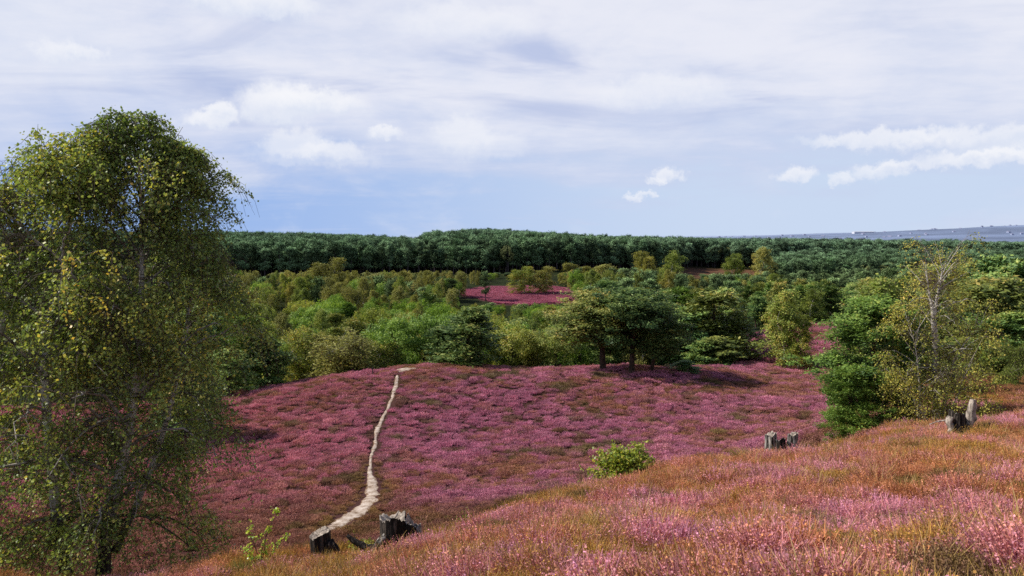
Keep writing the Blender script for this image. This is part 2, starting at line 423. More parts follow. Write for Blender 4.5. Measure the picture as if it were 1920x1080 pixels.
def vnoise(x, y, s, seed=0, octaves=3):
    tot = 0; amp = 1; nn = 0
    for o in range(octaves):
        X = x * s; Y = y * s; ix = np.floor(X); iy = np.floor(Y); fx = X - ix; fy = Y - iy
        fx = fx * fx * (3 - 2 * fx); fy = fy * fy * (3 - 2 * fy)
        v = (hash2(ix, iy, seed + o) * (1 - fx) + hash2(ix + 1, iy, seed + o) * fx) * (1 - fy) + (hash2(ix, iy + 1, seed + o) * (1 - fx) + hash2(ix + 1, iy + 1, seed + o) * fx) * fy
        tot = tot + v * amp; nn += amp; amp *= 0.5; s *= 2.07
    return tot / nn

def spline(wp, n):                                          # Catmull-Rom through way points
    wp = np.asarray(wp, float); m = len(wp)
    e = np.concatenate([[2 * wp[0] - wp[1]], wp, [2 * wp[-1] - wp[-2]]])
    t = np.linspace(0, m - 1 - 1e-6, n); i = t.astype(int); f = (t - i)[:, None]
    p0, p1, p2, p3 = e[i], e[i + 1], e[i + 2], e[i + 3]
    return 0.5 * ((2 * p1) + (-p0 + p2) * f + (2 * p0 - 5 * p1 + 4 * p2 - p3) * f * f + (-p0 + 3 * p1 - 3 * p2 + p3) * f ** 3)

# ------------------------------------------------------------------ regions
def photo_x(x, y): return 960 + F * CP * x / np.maximum(y, 0.3)
YB_X = [-400, 300, 450, 500, 620, 760, 900, 1060, 1200, 1330, 1375, 1400, 1500, 1580, 1610, 1640, 1700, 1800, 2300]
YB_Y = [105, 108, 111, 113, 119, 123, 122, 123, 125, 126, 130, 184, 188, 192, 150, 112, 85, 72, 72]
def hill_edge(x, y): return np.interp(photo_x(x, y), YB_X, YB_Y)

# ------------------------------------------------------------------ path (found on the ground, so it lies on the hill)
PATH_PX = [(745,704,6),(742,722,8.5),(737,740,8),(730,758,7),(722,775,6.5),(714,792,9),(707,806,11),(704,822,7),(704,834,9),(699,846,8),(695,858,7),(694,872,7),(694,888,11),(697,905,17),(698,922,22),(692,938,26),(678,954,30),(658,969,32),(637,983,30),(615,997,24)]
path_pts = []
for qx, qy, qw in PATH_PX:
    p = ground_at(qx, qy, 40, 130); path_pts.append((p[0], p[1], min(qw * (1.35 if qy > 900 else 1.0) / F * p[1] * 0.5, 1.1)))
path_pts = np.array(path_pts)
pp = spline(np.column_stack([path_pts[:, :2], path_pts[:, 2]]), 220)
def path_dist(x, y):
    out = np.full(len(x), 1e9); wid = np.zeros(len(x))
    for a in pp:
        d = np.hypot(x - a[0], y - a[1]); m = d < out; out[m] = d[m]; wid[m] = a[2]
    return out, wid

# ------------------------------------------------------------------ ground sheet
def grid_quads(nr, na):
    i = np.arange(nr - 1)[:, None] * na; k = np.arange(na - 1)[None, :]
    return np.stack(np.broadcast_arrays(i + k, i + k + 1, i + na + k + 1, i + na + k), -1).reshape(-1, 4)

rad = np.concatenate([[0.02], np.geomspace(0.8, 22000, 430)])
ang = np.radians(np.concatenate([np.linspace(-180, -46, 46)[:-1], np.linspace(-46, 46, 460), np.linspace(46, 180, 46)[1:]]))
GR, GA = np.meshgrid(rad, ang, indexing='ij')
GX, GY = GR * np.sin(GA), GR * np.cos(GA)
GZ = height(GX, GY)
gx, gy = GX.ravel(), GY.ravel()
px_g = photo_x(gx, gy)
edge = np.interp(px_g, YB_X, YB_Y)
def col3(*c): return np.array(c)[None, :]
n_a = vnoise(gx, gy, 0.12, 5)[:, None]; n_b = vnoise(gx, gy, 0.9, 9)[:, None]
near_c = col3(.055, .033, .014) * (0.7 + 0.6 * n_b)
hill_c = (col3(.085, .030, .042) * n_a + col3(.065, .038, .018) * (1 - n_a)) * (0.6 + 0.8 * n_b)
floor_c = col3(.022, .030, .010) * (0.6 + 0.8 * n_b)
c_ = near_c
s_ = smooth(24, 34, gy)[:, None]; c_ = c_ * (1 - s_) + hill_c * s_
s_ = smooth(-2, 5, gy - edge)[:, None]; c_ = c_ * (1 - s_) + floor_c * s_
# far heather field, the clearing, hazy distance
patch = smooth(1.15, .75, (((px_g - 972) / 108) ** 2 + ((gy - 325) / 27) ** 2) * (.35 + 1.3 * vnoise(gx, gy, .07, 115, 3)))[:, None]
c_ = c_ * (1 - patch) + (col3(.25, .062, .115) * (0.75 + 0.5 * n_b)) * patch
clear = (smooth(1255, 1290, px_g) * smooth(1440, 1410, px_g) * smooth(470, 500, gy) * smooth(580, 560, gy))[:, None]
c_ = c_ * (1 - clear) + col3(.17, .085, .05) * clear
plain = col3(.030, .046, .030) * (0.6 + 0.8 * vnoise(gx, gy, 0.02, 3)[:, None])
s_ = smooth(900, 1400, gy)[:, None]; c_ = c_ * (1 - s_) + plain * s_
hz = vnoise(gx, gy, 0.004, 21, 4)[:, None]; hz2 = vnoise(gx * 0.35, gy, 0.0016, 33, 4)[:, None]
blue = col3(.200, .255, .385) * (0.30 + 0.75 * hz + 0.65 * hz2)  # blue-grey aerial haze painted into the far ground colour
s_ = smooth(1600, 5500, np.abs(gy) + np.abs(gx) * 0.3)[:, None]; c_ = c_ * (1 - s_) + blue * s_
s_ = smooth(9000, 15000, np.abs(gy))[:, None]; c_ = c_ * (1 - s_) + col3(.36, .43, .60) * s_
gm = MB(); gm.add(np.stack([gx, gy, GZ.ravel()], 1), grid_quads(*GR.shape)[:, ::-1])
m, t = new_mat('ground')
vc = t.attr('col', 'GEOMETRY', 'Color')
gp = t.node('ShaderNodeNewGeometry').outputs['Position']
gn = t.noise(gp, 3.5, 5, 0.7)
finish(t, t.mix(1.0, vc, t.ramp(gn, [(0.3, 0.55), (0.7, 1.4)]), 'MULTIPLY'), 0.95, 0.05, bump=(gn, 0.5, 0.06))
me = gm.mesh('ground', [m], True)
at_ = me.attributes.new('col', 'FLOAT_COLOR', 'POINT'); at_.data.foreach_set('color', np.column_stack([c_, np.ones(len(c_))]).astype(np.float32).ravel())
tag(obj('ground', me), 'brown heath soil and valley floor reaching to the hazy horizon', None, None, 'structure')

# path sheet: ragged edges, sandy colour
pn = 420; pq = spline(pp, pn); tang = unit(np.gradient(pq[:, :2], axis=0)); nor = np.stack([-tang[:, 1], tang[:, 0]], 1)
K = 7; kk = np.linspace(-1, 1, K)
ew = 0.6 + 0.8 * vnoise(np.arange(pn) * 0.9, np.zeros(pn), 0.12, 4, 3); ew2 = 0.6 + 0.8 * vnoise(np.arange(pn) * 0.9, np.zeros(pn), 0.12, 44, 3)
wl = pq[:, 2] * ew; wr = pq[:, 2] * ew2
offs = np.where(kk[None, :] < 0, kk[None, :] * wl[:, None], kk[None, :] * wr[:, None])
PX = pq[:, 0:1] + nor[:, 0:1] * offs; PY = pq[:, 1:2] + nor[:, 1:2] * offs
PZ = height(PX, PY) + 0.05 - 0.06 * np.abs(kk)[None, :] ** 3
pm = MB(); pm.add(np.stack([PX, PY, PZ], -1).reshape(-1, 3), grid_quads(pn, K), np.tile(np.abs(kk), pn))
m, t = new_mat('sand')
gp = t.node('ShaderNodeNewGeometry').outputs['Position']
n_ = t.noise(gp, 1.6, 6, 0.65); n2_ = t.noise(gp, 9.0, 4, 0.7)
sc_ = t.ramp(n_, [(0.34, (0.16, 0.10, 0.06)), (0.45, (0.42, 0.33, 0.26)), (0.66, (0.68, 0.59, 0.51))])
sc_ = t.mix(t.math('MULTIPLY', t.sstep(n2_, 0.52, 0.66), .8), sc_, (0.19, 0.12, 0.07))
n4_ = t.noise(gp, 3.2, 5, 0.75)
sc_ = t.mix(t.sstep(t.math('ADD', t.attr('tint'), t.math('MULTIPLY', t.math('SUBTRACT', n4_, 0.5), 2.6)), 0.62, 0.95), sc_, (0.17, 0.095, 0.05))
finish(t, sc_, 0.95, 0.05, bump=(n2_, 0.3, 0.03)); M['sand'] = m
tag(obj('path', pm.mesh('path', [m], True)), 'narrow pale sandy footpath winding up the heather hill', None, None, 'structure')
# bare sand on the hilltop
sp = ground_at(762, 692.5, 60, 135); ms = MB()
uu, vv = np.meshgrid(np.linspace(0, 1, 7), np.linspace(0, 2 * math.pi, 33), indexing='ij')
rr_ = uu * (1 + 0.25 * np.sin(3 * vv + 1) + 0.15 * np.sin(5 * vv))
SX = sp[0] + rr_ * np.cos(vv) * 1.7; SY = sp[1] + rr_ * np.sin(vv) * 1.5
ms.add(np.stack([SX, SY, height(SX, SY) + 0.16 - 0.2 * uu ** 4], -1).reshape(-1, 3), grid_quads(7, 33), uu.ravel() * .5)
tag(obj('sand_patch', ms.mesh('sand_patch', [M['sand']], True)), 'bare sandy patch on the hilltop where the path ends', None, None, 'structure')

# ------------------------------------------------------------------ heather scattered as stuff
def scatter(name, label, x, y, z, scl, rot, pick, col, sources):
    me = bpy.data.meshes.new(name); n = len(x)
    me.vertices.add(n); me.vertices.foreach_set('co', np.stack([x, y, z], 1).astype(np.float32).ravel())
    me.attributes.new('scl', 'FLOAT_VECTOR', 'POINT').data.foreach_set('vector', np.asarray(scl, np.float32).ravel())
    me.attributes.new('rot', 'FLOAT_VECTOR', 'POINT').data.foreach_set('vector', np.asarray(rot, np.float32).ravel())
    me.attributes.new('pick', 'INT', 'POINT').data.foreach_set('value', np.asarray(pick, np.int32))
    me.attributes.new('col', 'FLOAT_COLOR', 'POINT').data.foreach_set('color', np.column_stack([col, np.ones(n)]).astype(np.float32).ravel())
    o = obj(name, me); tag(o, label, None, None, 'stuff')
    ng = bpy.data.node_groups.new(name, 'GeometryNodeTree')
    ng.interface.new_socket('Geometry', in_out='INPUT', socket_type='NodeSocketGeometry')
    ng.interface.new_socket('Geometry', in_out='OUTPUT', socket_type='NodeSocketGeometry')
    N, L = ng.nodes, ng.links
    gi, go = N.new('NodeGroupInput'), N.new('NodeGroupOutput')
    g2i = N.new('GeometryNodeGeometryToInstance')
    for s in reversed(sources):
        oi = N.new('GeometryNodeObjectInfo'); oi.inputs['Object'].default_value = s; oi.inputs['As Instance'].default_value = False
        L.new(oi.outputs['Geometry'], g2i.inputs[0])
    iop = N.new('GeometryNodeInstanceOnPoints'); iop.inputs['Pick Instance'].default_value = True
    L.new(gi.outputs[0], iop.inputs['Points']); L.new(g2i.outputs[0], iop.inputs['Instance'])
    for nm, ty, sk in (('pick', 'INT', 'Instance Index'), ('rot', 'FLOAT_VECTOR', 'Rotation'), ('scl', 'FLOAT_VECTOR', 'Scale')):
        a = N.new('GeometryNodeInputNamedAttribute'); a.data_type = ty; a.inputs['Name'].default_value = nm
        L.new(a.outputs['Attribute'], iop.inputs[sk])
    L.new(iop.outputs[0], go.inputs[0])
    md = o.modifiers.new('scatter', 'NODES'); md.node_group = ng
    return o

def source(name, me): return bpy.data.objects.new(name, me)      # never linked to the scene: only a mesh for the scatter

def tuft(R, n, spread, h0, h1, wid, florets, fsize, seg=3, mat='near_heather'):
    mb = MB()
    a = R.uniform(0, 2 * math.pi, n); r0 = np.sqrt(R.uniform(0, 1, n)) * spread
    base = np.stack([np.cos(a) * r0, np.sin(a) * r0, np.full(n, -0.05)], 1)
    lean = (r0 / spread) ** 1.2 * 0.55 + R.uniform(0, 0.2, n); la = a + R.normal(0, 0.5, n)
    H = R.uniform(h0, h1, n) * (1.08 - 0.35 * (r0 / spread) ** 2)
    s = np.linspace(0, 1, seg + 1)
    out = np.stack([np.cos(la), np.sin(la), np.zeros(n)], 1)
    pts = base[:, None, :] + (H[:, None] * s[None, :])[..., None] * np.array([0, 0, 1.0]) + out[:, None, :] * (lean * H)[:, None, None] * (s ** 1.6)[None, :, None]
    pts += R.normal(0, 0.012, pts.shape) * s[None, :, None]
    wa = R.uniform(0, math.pi, n); wd = np.stack([np.cos(wa), np.sin(wa), np.zeros(n)], 1)
    prof = np.interp(s, [0, .3, .6, .85, 1], [.6, .7, 1.0, .9, .25]) * wid
    Lf = pts - wd[:, None, :] * prof[None, :, None] * .5; Rt = pts + wd[:, None, :] * prof[None, :, None] * .5
    V = np.stack([Lf, Rt], 2).reshape(-1, 3)
    b = np.arange(n)[:, None] * (seg + 1) * 2; i = np.arange(seg)[None, :] * 2
    Q = np.stack(np.broadcast_arrays(b + i, b + i + 1, b + i + 3, b + i + 2), -1).reshape(-1, 4)
    tn = R.uniform(0.2, 0.85, n)
    mb.add(V, Q, np.repeat(tn, (seg + 1) * 2), 0, np.tile(np.repeat(s, 2), n))
    if florets:
        k = R.integers(0, n, n * florets); ss = R.uniform(0.42, 1.0, n * florets)
        f = ss * seg; i0 = np.minimum(f.astype(int), seg - 1); fr = (f - i0)[:, None]
        c = pts[k, i0] * (1 - fr) + pts[k, i0 + 1] * fr + R.normal(0, wid * 0.9, (n * florets, 3))
        nq = len(c); cur = mb.n
        leaves(mb, c, R.uniform(.7, 1.3, nq) * fsize, np.clip(tn[k] + R.normal(0.1, 0.25, nq), 0, 1), R, 0.2, 0.8)
        mb.H[-1] = np.repeat(ss.astype(np.float32), 4)
    return mb.mesh('heather_tuft', [M[mat]], False, True)

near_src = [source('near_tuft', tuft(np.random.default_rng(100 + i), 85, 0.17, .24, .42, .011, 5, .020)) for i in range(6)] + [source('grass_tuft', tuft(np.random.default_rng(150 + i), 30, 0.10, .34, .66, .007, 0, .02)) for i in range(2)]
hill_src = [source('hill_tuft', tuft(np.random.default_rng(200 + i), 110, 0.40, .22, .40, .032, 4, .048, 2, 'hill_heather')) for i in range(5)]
STUMPS_XY = [(at(q_, 540, d_)[0], d_) for q_, d_ in ((597, 15.3), (735, 14.8), (1453, 24.6), (1482, 23.6), (1806, 24.5))]

def ramp_cols(f, stops):
    f = np.asarray(f); ps = [s[0] for s in stops]
    return np.stack([np.interp(f, ps, [s[1][k] for s in stops]) for k in range(3)], 1)

def cushions(x, y, s, seed):
    """heath grows in cushions: distance to the nearest cushion middle (in cushion sizes) and three random numbers of that cushion"""
    cx, cy_ = np.floor(x / s), np.floor(y / s); best = np.full(len(x), 9.0); ids = [np.zeros(len(x)) for _ in range(3)]
    for ox_ in (-1, 0, 1):
        for oy_ in (-1, 0, 1):
            ix, iy = cx + ox_, cy_ + oy_
            d = np.hypot((ix + .1 + .8 * hash2(ix, iy, seed)) - x / s, (iy + .1 + .8 * hash2(ix, iy, seed + 1)) - y / s)
            m = d < best; best[m] = d[m]
            for k in range(3): ids[k][m] = hash2(ix, iy, seed + 2 + k)[m]
    return best, ids[0], ids[1], ids[2]

# near slope
R = np.random.default_rng(3)
N0 = 105000
y = 2.2 + 43.8 * R.uniform(0, 1, N0) ** 1.25; x = R.uniform(-.95, 1.05, N0) * (y + 3)
pxs = photo_x(x, y)
keep = (pxs > -260) & (pxs < 2250) & (R.uniform(size=N0) < np.interp(y, [2, 10, 24, 34, 46], [1, 1, 1, .6, .3]))
keep &= (y < 36) | (pxs > 1560)
x, y = x[keep], y[keep]; pxs = photo_x(x, y)
n = len(x)
cd, c1, c2, c3 = cushions(x + .25 * vnoise(x, y, 1.5, 3, 2), y, .62, 301)
kd, k1, k2, k3 = cushions(x, y, 1.9, 311)
f1 = vnoise(x, y, 0.50, 7, 3); f2 = vnoise(x, y, 0.20, 17, 2); f3 = vnoise(x, y, 1.4, 27, 2)
pink = smooth(.55, .70, 0.40 * f1 + 0.30 * f2 + .22 * c1 + .12 * k1 + R.normal(0, .05, n))
gold = smooth(.43, .58, 0.36 * vnoise(x, y, .5, 57, 3) + .28 * vnoise(x, y, .16, 67, 2) + .24 * c2 + .14 * k2 + R.normal(0, .05, n))
cA = ramp_cols(R.uniform(size=n), [(0, (.38, .15, .06)), (.5, (.54, .23, .105)), (1, (.66, .32, .19))])
cG = ramp_cols(R.uniform(size=n), [(0, (.26, .165, .025)), (.5, (.44, .26, .04)), (1, (.62, .37, .09))])
cP = ramp_cols(R.uniform(size=n), [(0, (.56, .23, .18)), (.5, (.66, .29, .32)), (1, (.68, .31, .44))])
col = cA * (1 - gold[:, None] * .9) + cG * gold[:, None] * .9
col = col * (1 - pink[:, None]) + cP * pink[:, None]
dull = ((c3 > .84) * .75)[:, None]; col = col * (1 - dull) + (col3(.13, .085, .03) * (1 - f3[:, None]) + col3(.16, .15, .035) * f3[:, None]) * dull
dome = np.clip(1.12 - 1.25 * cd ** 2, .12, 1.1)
col *= (0.80 + 0.4 * R.uniform(size=n))[:, None] * (.50 + .54 * dome)[:, None]  # sprigs darken towards cushion edges: shade of the gaps painted into the colour
hh = np.interp(y, [2, 6, 12, 22, 40], [.60, .64, .72, .82, 1.0]) * R.uniform(.75, 1.2, n) * (.45 + .62 * dome) * (.75 + .5 * c1) * np.where(c3 > .84, .85, 1)
for sx_, sy_ in STUMPS_XY: hh = hh * np.clip(.35 + np.hypot(x - sx_, (y - sy_ + .35) * .7) / 1.1, .4, 1)
scl = np.stack([hh * 1.15, hh * 1.15, hh], 1)
rot = np.stack([R.normal(0, .12, n), R.normal(0.0, .12, n), R.uniform(0, 6.28, n)], 1)
pick = R.integers(0, 6, n); grs = R.uniform(size=n) < .05 + .16 * gold * (1 - pink); pick[grs] = R.integers(6, 8, grs.sum())
col[grs] = ramp_cols(R.uniform(size=grs.sum()), [(0, (.36, .24, .06)), (.5, (.52, .34, .12)), (1, (.62, .46, .22))])
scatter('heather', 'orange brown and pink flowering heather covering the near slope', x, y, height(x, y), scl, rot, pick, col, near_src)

# heather hill
N0 = 150000
y = R.uniform(30, 196, N0); u_ = R.uniform(-.80, .95, N0); x = u_ * y
keep = (R.uniform(size=N0) < np.interp(y, [30, 45, 60, 196], [.5, .8, .8, 1])) & (y < hill_edge(x, y) + R.normal(0, 1.0, N0)) & (R.uniform(size=N0) < np.where(y < 100, .8, .9))
x, y = x[keep], y[keep]
pd, pw = path_dist(x, y)
keep = (pd > pw * R.uniform(.55, 1.25, len(x)) + np.where(y > 80, .42, .24)) | ((R.uniform(size=len(x)) < .03) & (y < 80))
keep &= np.hypot((x - sp[0]) / 1.5, (y - sp[1] + .6) / 1.9) > R.uniform(.8, 1.1, len(x))
x, y, pd, pw = x[keep], y[keep], pd[keep], pw[keep]; n = len(x)
pxs = photo_x(x, y)
f1 = vnoise(x, y, .09, 71, 3); f2 = vnoise(x, y, .33, 81, 3); f3 = vnoise(x, y, .035, 91, 2)
cd, c1, c2, c3 = cushions(x, y * .8, 1.15, 321)
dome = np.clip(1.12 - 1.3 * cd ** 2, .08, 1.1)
bloom = smooth(.37, .64, .34 * f1 + .28 * f2 + .22 * f3 + .20 * c1 + .03 + R.normal(0, .05, n))
warm = np.clip(smooth(900, 480, pxs) * .75 + R.normal(0, .1, n), 0, 1)[:, None]
mag = col3(.48, .178, .262) * (1 - warm) + col3(.53, .192, .212) * warm
pal = col3(.58, .24, .335) * (1 - warm) + col3(.62, .255, .275) * warm
r_ = R.uniform(size=n)[:, None]
cB = mag * (1 - r_ * .7) + pal * r_ * .7
brown = col3(.34, .145, .105) * (1 - r_) + col3(.38, .20, .09) * r_
col = cB * bloom[:, None] + brown * (1 - bloom[:, None])
olive = (smooth(.70, .80, vnoise(x, y, .16, 101, 3)) * .8)[:, None]; col = col * (1 - olive) + col3(.14, .13, .04) * olive
foot = smooth(62, 50, y + (f1 - .5) * 12 - np.interp(pxs, [300, 520, 900], [4, 3, 0]))[:, None] * .7; col = col * (1 - foot) + (col3(.24, .105, .055) * (1 - r_) + col3(.22, .13, .045) * r_) * foot
verge = (smooth(1.6, .3, pd - pw) * smooth(78, 66, y) * (.4 + .6 * f2))[:, None]; col = col * (1 - verge) + col3(.34, .22, .07) * verge
right = smooth(1600, 1700, pxs)[:, None] * .85; col = col * (1 - right) + (col3(.33, .13, .07) * (1 - r_) + col3(.30, .17, .05) * r_) * right
dead = ((c2 > .90) * .7)[:, None]; col = col * (1 - dead) + (col3(.20, .10, .06) * (1 - r_) + col3(.20, .17, .055) * r_) * dead
col *= (0.78 + 0.44 * R.uniform(size=n))[:, None] * (.60 + .45 * dome)[:, None]  # shadow flecks between cushions painted in by darkening the plant colour
hh = (.42 + .7 * dome) * (.7 + .6 * c3) * R.uniform(.7, 1.25, n) * np.clip(.45 + (pd - pw) * .5, .45, 1) * np.interp(y, [30, 60, 120, 190], [.7, .8, 1.05, 1.35]) * (0.7 + .6 * f2)
scl = np.stack([hh * 1.05, hh * 1.05, hh * .95], 1)
rot = np.stack([R.normal(0, .1, n), R.normal(0, .1, n), R.uniform(0, 6.28, n)], 1)
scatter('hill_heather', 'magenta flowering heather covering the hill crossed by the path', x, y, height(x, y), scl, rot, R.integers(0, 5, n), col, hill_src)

# far heather field beyond the valley wood
N0 = 9000
y = R.uniform(293, 362, N0); pxs = R.uniform(866, 1086, N0); x = (pxs - 960) / F / CP * y
f2 = vnoise(x, y, .12, 111, 3)
keep = (((pxs - 972) / 108) ** 2 + ((y - 325) / 27) ** 2) * (.35 + 1.3 * vnoise(x, y, .07, 115, 3)) < .95; x, y, f2 = x[keep], y[keep], f2[keep]; n = len(x)
r_ = R.uniform(size=n)[:, None]
col = (col3(.42, .135, .205) * (1 - r_) + col3(.50, .18, .24) * r_) * (.75 + .5 * f2[:, None])
hh = R.uniform(1.2, 2.4, n); scl = np.stack([hh * 1.6, hh * 1.6, hh * .7], 1); rot = np.stack([0 * hh, 0 * hh, R.uniform(0, 6.28, n)], 1)
scatter('far_heather', 'small purple heather field among the trees far beyond the hill', x, y, height(x, y), scl, rot, R.integers(0, 5, n), col, hill_src)

# ------------------------------------------------------------------ tree makers
def branch_paths(R, org, azi, L, rise, droop, n=6, wig=0.04):
    """(B,n,3) curves that leave org sideways, climb by rise and bend down by droop"""
    s = np.linspace(0, 1, n)[None, :, None]
    d = np.stack([np.cos(azi), np.sin(azi), np.zeros_like(azi)], 1)[:, None, :]
    Lh = L[:, None, None]
    P_ = org[:, None, :] + d * Lh * s * (1 - 0.12 * s) + np.array([0, 0, 1.0]) * Lh * (rise[:, None, None] * s - droop[:, None, None] * s * s)
    P_ += R.normal(size=P_.shape) * wig * Lh * s
    return P_

def pick_on(paths, R, per, lo, hi):
    """random points on curves: (B*per,3), their curve index and parameter"""
    B, n, _ = paths.shape
    k = np.repeat(np.arange(B), per); s = R.uniform(lo, hi, B * per); f = s * (n - 1); i = np.minimum(f.astype(int), n - 2); fr = (f - i)[:, None]
    return paths[k, i] * (1 - fr) + paths[k, i + 1] * fr, k, s

def make_birch(R, stems, nb, reach, subs, twigs, per, leaf, tl=(0.3, 0.9), t0=0.18, bare=None, mats=('birch_bark', 'birch_leaf'), warm=None, droop=1.0, sides=8, btint=.45, keepfn=None, airy=0.0):
    """stems: list of (way points, foot radius); reach(t, azimuth): branch length. Returns wood and leaf builders."""
    wood, crown = MB(), MB()
    for wp, r0 in stems:
        tp = spline(wp, 26); tt = np.linspace(0, 1, 26)
        tr = r0 * np.interp(tt, [0, .04, .15, .6, 1], [1.35, 1.1, .92, .5, .07])
        tubes(wood, tp[None], tr[None], sides, 0.0)
        t = t0 + (1 - t0) * (np.arange(nb) + R.uniform(0, 1, nb)) / nb
        i = np.minimum((t * 25).astype(int), 24); fr = (t * 25 - i)[:, None]
        org = tp[i] * (1 - fr) + tp[i + 1] * fr
        azi = np.arange(nb) * 2.39996 + R.normal(0, .5, nb) + R.uniform(0, 6)
        L = np.array([reach(a, b) for a, b in zip(t, azi)]) * R.uniform(.5, 1.15, nb)
        rise = R.uniform(.2, 1.1, nb) + t * t * 1.5; dr = R.uniform(.45, .95, nb) * droop * (1.1 - .45 * t)
        bp = branch_paths(R, org, azi, L, rise, dr, 8, .025)
        br = (0.014 * L + .006)[:, None] * np.linspace(1, .18, 8)[None, :] * (r0 / .16) ** .5
        tubes(wood, bp, br, 5, np.full(nb, btint))
        so, sk, ss = pick_on(bp, R, subs, .12, 1.0)
        sl = (L[sk] * .42 * (1.15 - .6 * ss) + .22) * R.uniform(.7, 1.2, len(sk))
        sa = azi[sk] + R.normal(0, .9, len(sk))
        spth = branch_paths(R, so, sa, sl, R.uniform(.1, .8, len(sk)), R.uniform(.6, 1.3, len(sk)) * droop, 6, .04)
        tubes(wood, spth, (0.004 + .006 * sl)[:, None] * np.linspace(1, .3, 6)[None, :], 3, np.full(len(sk), .8))
        to, tk, ts = pick_on(spth, R, twigs, .1, 1.0)
        kp = R.uniform(size=len(sk)) > airy; kp = kp[tk]; to, tk, ts = to[kp], tk[kp], ts[kp]
        tln = R.uniform(*tl, len(tk)); ta = sa[tk] + R.normal(0, 1.0, len(tk))
        tw = branch_paths(R, to, ta, tln, R.uniform(-.5, .45, len(tk)), R.uniform(.5, 1.5, len(tk)) * droop, 4, .06)
        tubes(wood, tw, np.tile(np.linspace(.0045, .002, 4)[None], (len(tk), 1)) * (leaf / .06), 3, np.full(len(tk), 1.0))
        lo_, lk, ls = pick_on(tw, R, per, .0, 1.05)
        lo_ = lo_ + R.normal(0, leaf * .9, lo_.shape)
        if bare is not None:
            lo_ = lo_[R.uniform(size=len(lo_)) > bare(lo_)]
        if keepfn is not None: lo_ = lo_[keepfn(lo_)]
        tn = .34 + .22 * wob(lo_, .8, r0 * 90) + R.normal(0, .19, len(lo_))
        if warm is not None: tn = tn + warm(lo_)
        leaves(crown, lo_, leaf * R.uniform(.65, 1.25, len(lo_)), np.clip(tn, 0, 1), R, .12, .78)
    return wood, crown

def make_pine(R, H=10.0, spread=.26, t0=.15, nb=70, clumps=5, per=42, needle=.34, csize=.55, shape='bushy', lean=.03, sides=7, gap=.12):
    wood, crown = MB(), MB()
    wp = [(0, 0, -.3), (R.normal(0, lean) * H, R.normal(0, lean) * H, H * .35), (R.normal(0, lean) * H, R.normal(0, lean) * H, H * .7), (R.normal(0, lean * .6) * H, R.normal(0, lean * .6) * H, H * .97)]
    tp = spline(wp, 16); tt = np.linspace(0, 1, 16)
    tubes(wood, tp[None], (.021 * H * np.interp(tt, [0, .06, .5, 1], [1.4, 1.0, .65, .1]))[None], sides)
    lv = np.sort(R.uniform(0, 1, nb)); lv = np.round(lv * 11) / 11 * .3 + lv * .7             # rough whorls
    t = t0 + (1 - t0) * lv
    i = np.minimum((t * 15).astype(int), 14); fr = (t * 15 - i)[:, None]; org = tp[i] * (1 - fr) + tp[i + 1] * fr
    v = (t - t0) / (1 - t0)
    if shape == 'bushy': prof = np.interp(v, [0, .12, .4, .7, .9, 1], [.72, .98, 1, .76, .46, .16])
    elif shape == 'flat': prof = np.interp(v, [0, .2, .5, .8, 1], [.5, .8, 1, .9, .45])
    else: prof = np.interp(v, [0, .15, .5, .8, 1], [.95, 1, .72, .38, .08])
    azi = R.uniform(0, 2 * math.pi, nb)
    lob = 1 + .28 * np.sin(azi * 2 + R.uniform(0, 6)) * np.sin(t * 7 + R.uniform(0, 6))
    L = spread * H * prof * lob * R.uniform(.62, 1.15, nb) + .12
    bp = branch_paths(R, org, azi, L, R.uniform(-.05, .35, nb) + v * .55, R.uniform(-.1, .25, nb), 6, .03)
    tubes(wood, bp, (.008 * L + .012)[:, None] * np.linspace(1, .25, 6)[None, :] * H / 10, 4, .3)
    c, k, s = pick_on(bp, R, clumps, .38, 1.05)
    side = R.normal(0, 1, (len(c), 3)) * np.array([1, 1, .6]) * (L[k] * .16)[:, None] * s[:, None]
    c = c + side
    keep = R.uniform(size=len(c)) > gap; c = c[keep]; s = s[keep]
    cs = csize * H / 10 * R.uniform(.6, 1.25, len(c))
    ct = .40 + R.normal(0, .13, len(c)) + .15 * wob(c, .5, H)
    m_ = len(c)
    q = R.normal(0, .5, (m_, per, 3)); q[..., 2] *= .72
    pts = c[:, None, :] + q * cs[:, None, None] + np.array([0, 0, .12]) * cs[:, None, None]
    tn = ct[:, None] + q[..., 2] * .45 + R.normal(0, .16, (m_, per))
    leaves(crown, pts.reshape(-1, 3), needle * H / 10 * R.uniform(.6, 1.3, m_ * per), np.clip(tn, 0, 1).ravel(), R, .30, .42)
    return wood, crown

